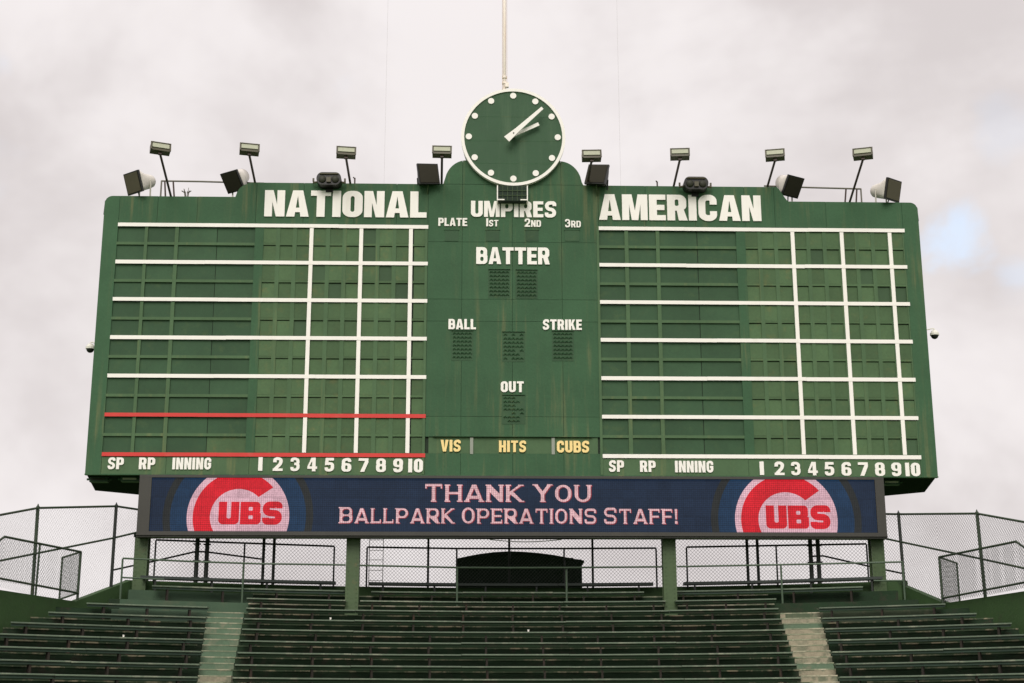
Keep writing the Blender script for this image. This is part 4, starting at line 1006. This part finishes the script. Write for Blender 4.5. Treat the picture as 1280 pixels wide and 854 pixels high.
# side fences on the sloping and level end walls
def side_fence(s, label, A, B, C, railtop, railmid, panels_low, midpost):
    t = thing('chain_link_fence', label, 'fence', B[0])
    return t
for s in (-1, 1):
    if s < 0:
        yA, yB, yE, yC = -3.3, -.35, -6.5, .4
        pA, tA = P(40.5, 742, yA), P(47.5, 633, yA); pB, tB = P(139, 729, yB), P(145.5, 631, yB)
        E_t, E_b = P(-25, 648.5, yE), P(-25, 736, yE); C_t, C_b = P(176, 637.5, yC), P(176, 722, yC)
        mids = [P(-25, 706, yE), P(45, 692, yA), P(142.5, 672.5, yB), P(178, 664, yC)]
        brace = [P(140, 713, yB), P(185, 703, .95)]
        lab = 'tall chain link fence on the left end wall of the bleachers'
    else:
        yA, yB, yE, yC = -3.2, .15, -6.5, .7
        pA, tA = P(1232, 748, yA), P(1221, 640, yA); pB, tB = P(1131, 737, yB), P(1123, 641, yB)
        E_t, E_b = P(1310, 658, yE), P(1310, 738, yE); C_t, C_b = P(1100, 642.5, yC), P(1100, 725, yC)
        mids = [P(1310, 717, yE), P(1228, 699, yA), P(1126, 677.5, yB), P(1100, 672, yC)]
        brace = [P(1128.5, 717, yB), P(1095, 710, .95)]
        lab = 'tall chain link fence on the right end wall of the bleachers'
    t = thing('chain_link_fence', lab, 'fence', (pB.x, pB.y, pB.z))
    for a, b, m_ in ((pA, tA, 'fencepost'), (pB, tB, 'fencedk')):
        bm = bmesh.new(); tube(bm, (a.x, a.y, a.z-.25), (b.x, b.y, b.z), .042, 10); tube(bm, (b.x, b.y, b.z), (b.x, b.y, b.z+.06), .03, 8, .01)
        po = mesh_obj('fence_post', bm, m_, t)
    rail_part(t, [E_t, tA - Vector((0, 0, .04)), tB - Vector((0, 0, .04)), C_t], .028, 'fencepost')
    rail_part(t, mids, .026, 'fencepost'); rail_part(t, brace, .024, 'fencedk')
    def wz(p):                                   # wall top height under p
        y = p.y
        lim_ = -1.8 if s < 0 else -1.5; e_ = .32 if s < 0 else .62
        return (EYE+3.38) if y < lim_ else EYE+3.38 + .76*(y-lim_)/(e_-lim_)
    mid_y = -1.8 if s < 0 else -1.5; tt = (mid_y-pA.y)/(pB.y-pA.y); K_t = tA.lerp(tB, tt)
    seq = [E_t, tA, K_t, tB, C_t]
    link_mesh(t, [((a.x, a.y, wz(a)), (b.x, b.y, wz(b)), (a.x, a.y, a.z-.04), (b.x, b.y, b.z-.04)) for a, b in zip(seq[:-1], seq[1:])], .0033 if s > 0 else .0015, .096)
    # guard fence and open gate on the level wall
    if s < 0:
        g = thing('guard_fence', 'low chain link guard fence with an open gate leaf on the left end wall', 'fence', (-10.9, -1.9, zl))
        h_t, h_b = P(101, 690, -1.95), P(97, 745, -1.95); m_t, m_b = P(50, 680, -3.45), P(44.5, 742.5, -3.45); e_t = P(6, 671, -5.1); e2 = P(-22, 690, -6.0); e_b = P(-22, 719, -6.0)
        lo1, lo2 = P(98, 741.5, -1.95), P(-22, 719, -6.0)
        lt = PZ(78, 697, h_t.z-EYE); lb = PZ(76, 749, h_b.z-EYE+.02)
    else:
        g = thing('guard_fence', 'low chain link guard fence with an open gate leaf on the right end wall', 'fence', (10.8, -1.7, zl))
        h_t, h_b = P(1174, 696.5, -1.6), P(1178.5, 754, -1.6); m_t = None; e_t = P(1270, 677, -5.0); e2 = P(1302, 700, -5.8); e_b = P(1302, 724, -5.8)
        lo1, lo2 = P(1178, 748, -1.6), P(1302, 724, -5.8)
        lt = PZ(1196, 704, h_t.z-EYE); lb = PZ(1199, 752, h_b.z-EYE+.02)
    rail_part(g, [h_t, e_t, e2], .028, 'fencepost'); rail_part(g, [lo1, lo2], .026, 'fencepost')
    rail_part(g, [h_b - Vector((0, 0, .1)), h_t], .034, 'fencepost', 'fence_post')
    if m_t: rail_part(g, [m_b - Vector((0, 0, .1)), m_t], .026, 'fencepost', 'fence_post')
    link_mesh(g, [((h_b.x, h_b.y, h_b.z+.05), (e_t.x, e_t.y, h_b.z+.03), (h_t.x, h_t.y, h_t.z), (e_t.x, e_t.y, e_t.z)), ((e_t.x, e_t.y, h_b.z+.03), (e2.x, e2.y, e_b.z), (e_t.x, e_t.y, e_t.z), (e2.x, e2.y, e2.z))], .0030, .096)
    lb2 = Vector((lt.x, lt.y, lb.z)); hb2 = Vector((h_t.x, h_t.y, h_b.z+.07))
    gp = rail_part(g, [hb2, h_t, lt, lb2, hb2], .026, 'fencepost', 'gate')
    bm = bmesh.new(); mesh_quad(bm, (h_t.x, h_t.y, hb2.z), (lt.x, lt.y, lb2.z), h_t, lt, sp=.080, r=.0032); o = mesh_obj('gate_mesh', bm, 'wire', gp); o['kind'] = 'stuff'

# backrest rails behind the topmost benches
def frame_rail(xs_top, label, ybot=727):
    pts = [PZ(px, py, 5.17) for px, py in xs_top]
    t = thing('back_railing', label, 'railing', (pts[1].x, pts[1].y, EYE+4.0))
    rail_part(t, pts, .026, 'fencedk', 'top_rail')
    for q in pts:
        bm = bmesh.new(); tube(bm, (q.x, q.y, EYE+4.05), (q.x, q.y, q.z-.01), .024, 8); mesh_obj('rail_post', bm, 'fencedk', t)
frame_rail([(195, 675), (306, 679), (418, 683)], 'dark pipe railing behind the left topmost bench')
frame_rail([(459, 684), (571, 685.8), (705, 685.8), (820, 685.3)], 'dark pipe railing behind the middle topmost bench, before the shed')
frame_rail([(858, 684), (970, 682), (1083, 680)], 'dark pipe railing behind the right topmost bench')

# green handrails between the second and third rows
def hand_rail(tops, posts, low, label):
    pts = [PZ(px, py, 4.5) for px, py in tops]
    t = thing('hand_railing', label, 'railing', (pts[0].x, pts[0].y, tread_z(1)))
    rail_part(t, pts, .024, 'rail2', 'top_rail')
    for px, pt, pb in posts:
        q = PZ(px, pt, 4.5 + (.0 if pt > 695 else .2)); zb = tread_z(1)-.02
        bm = bmesh.new(); tube(bm, (q.x, q.y, zb), (q.x, q.y, q.z), .026, 8); mesh_obj('rail_post', bm, 'rail2', t)
    for a, b in low:
        A = PZ(a[0], a[1], 4.02); B = PZ(b[0], b[1], 4.02); rail_part(t, [A, B], .022, 'rail2', 'mid_rail')
hand_rail([(153.4, 698), (240, 702), (320, 704.7), (432, 706.3)], [(153.4, 698.5, 745), (304.5, 705, 750)], [((153, 722), (205, 724.5))], 'green pipe handrail at the left behind the landing, up to the second post')
hand_rail([(446.5, 706.8), (571, 709.5), (640, 709.8), (707, 709.6), (830, 708.6)], [(571.5, 709.6, 752), (708, 710, 751)], [], 'green pipe handrail across the middle, in front of the shed')
hand_rail([(846, 708.4), (976, 706), (1060, 704.2), (1128, 702.5)], [(976, 706, 757), (1128, 703, 745)], [((1092, 726), (1128, 726))], 'green pipe handrail at the right behind the landing, past the last post')

# dark shed behind the fence
t = thing('shed', 'dark green shed with a low arched roof behind the top benches', 'shed', (.25, 5, 0))
Ys = 3.6; a, b = P(570, 720, Ys), P(728.5, 720, Ys); zt_e = P(571, 699, Ys).z; zt_c = P(636, 693, Ys).z
cxs = (a.x+b.x)/2 - .25
lp = [(a.x, EYE+2.8), (b.x-.02, EYE+2.8), (b.x-.02, P(726, 705, Ys).z)]
prof = [(728, 703.5), (715, 701), (705, 699), (690, 696.3), (672, 694), (654, 692.6), (636, 692), (618, 693), (600, 695.2), (585, 698), (571, 701.3)]
for px, py in prof: q = P(px, py, Ys); lp.append((q.x, q.z))
lp[2] = (b.x-.02, lp[3][1]-.06); lp[3] = (b.x-.02, lp[3][1])
bm = bmesh.new(); extrude_loops(bm, [lp], Ys, Ys+2.4); mesh_obj('shed_body', bm, 'shed', t)
bm = bmesh.new(); pr = [P(px, py, Ys) for px, py in prof]; pr[0] = P(730, 703.5, Ys); pr[-1] = P(570, 701.3, Ys)
for i in range(len(pr)-1):
    p_, q_ = pr[i], pr[i+1]; vs = [bm.verts.new(v) for v in ((p_.x, Ys-.12, p_.z+.004), (q_.x, Ys-.12, q_.z+.004), (q_.x, Ys+2.5, q_.z+.004), (p_.x, Ys+2.5, p_.z+.004), (p_.x, Ys-.12, p_.z+.05), (q_.x, Ys-.12, q_.z+.05), (q_.x, Ys+2.5, q_.z+.05), (p_.x, Ys+2.5, p_.z+.05))]
    for f in ((0,1,2,3),(4,5,6,7),(0,1,5,4),(1,2,6,5),(2,3,7,6),(3,0,4,7)): bm.faces.new([vs[j] for j in f])
mesh_obj('roof', bm, 'shed', t)
for i in range(1, 14):
    x = a.x + (b.x-a.x)*i/14; rbox('batten', t, 'shed', (x-.012, Ys-.012, EYE+3.9), (x+.012, Ys-.001, P(636, 712, Ys).z+.1))
for px, py in ((701, 697.5), (712, 699), (722, 701)):
    q = P(px, py, Ys); rbox('roof_unit', t, 'shed', (q.x-.12, Ys+.1, q.z-.1), (q.x+.12, Ys+.5, q.z+.05))
# far ladder
Yl = 5.5; l0, l1 = P(461.5, 727, Yl), P(478.5, 672, Yl)
t = thing('ladder', 'thin grey ladder standing far behind the fence left of the shed', 'ladder', (l0.x, Yl, 0))
for px in (461.5, 478.8):
    q = P(px, 700, Yl); bm = bmesh.new(); tube(bm, (q.x, Yl, EYE+3), (q.x, Yl, l1.z+1), .010, 6); mesh_obj('side_rail', bm, 'galv', t)
for py in (675, 688, 700, 713, 726):
    z = P(470, py, Yl).z; bm = bmesh.new(); tube(bm, (P(461.5, 700, Yl).x, Yl, z), (P(478.8, 700, Yl).x, Yl, z), .009, 6); mesh_obj('rung', bm, 'galv', t)

# litter left on the benches
for px, py, k, lab in ((138, 792, 5, 'small white paper cup on a bench of the left block'), (411.5, 773.5, 3, 'small white paper cup on the third row of the central block'), (660, 791, 4, 'small white paper cup on the fourth row of the central block')):
    x = X(px, py, k); y = row_pt(k-.12, x)[1]; z = seat_z(k)
    bm = bmesh.new(); tube(bm, (x, y, z+.006), (x, y, z+.055), .018, 12, .024); tube(bm, (x, y, z+.050), (x, y, z+.057), .027, 12)
    tag(mesh_obj('paper_cup', bm, 'white'), lab, 'cup')
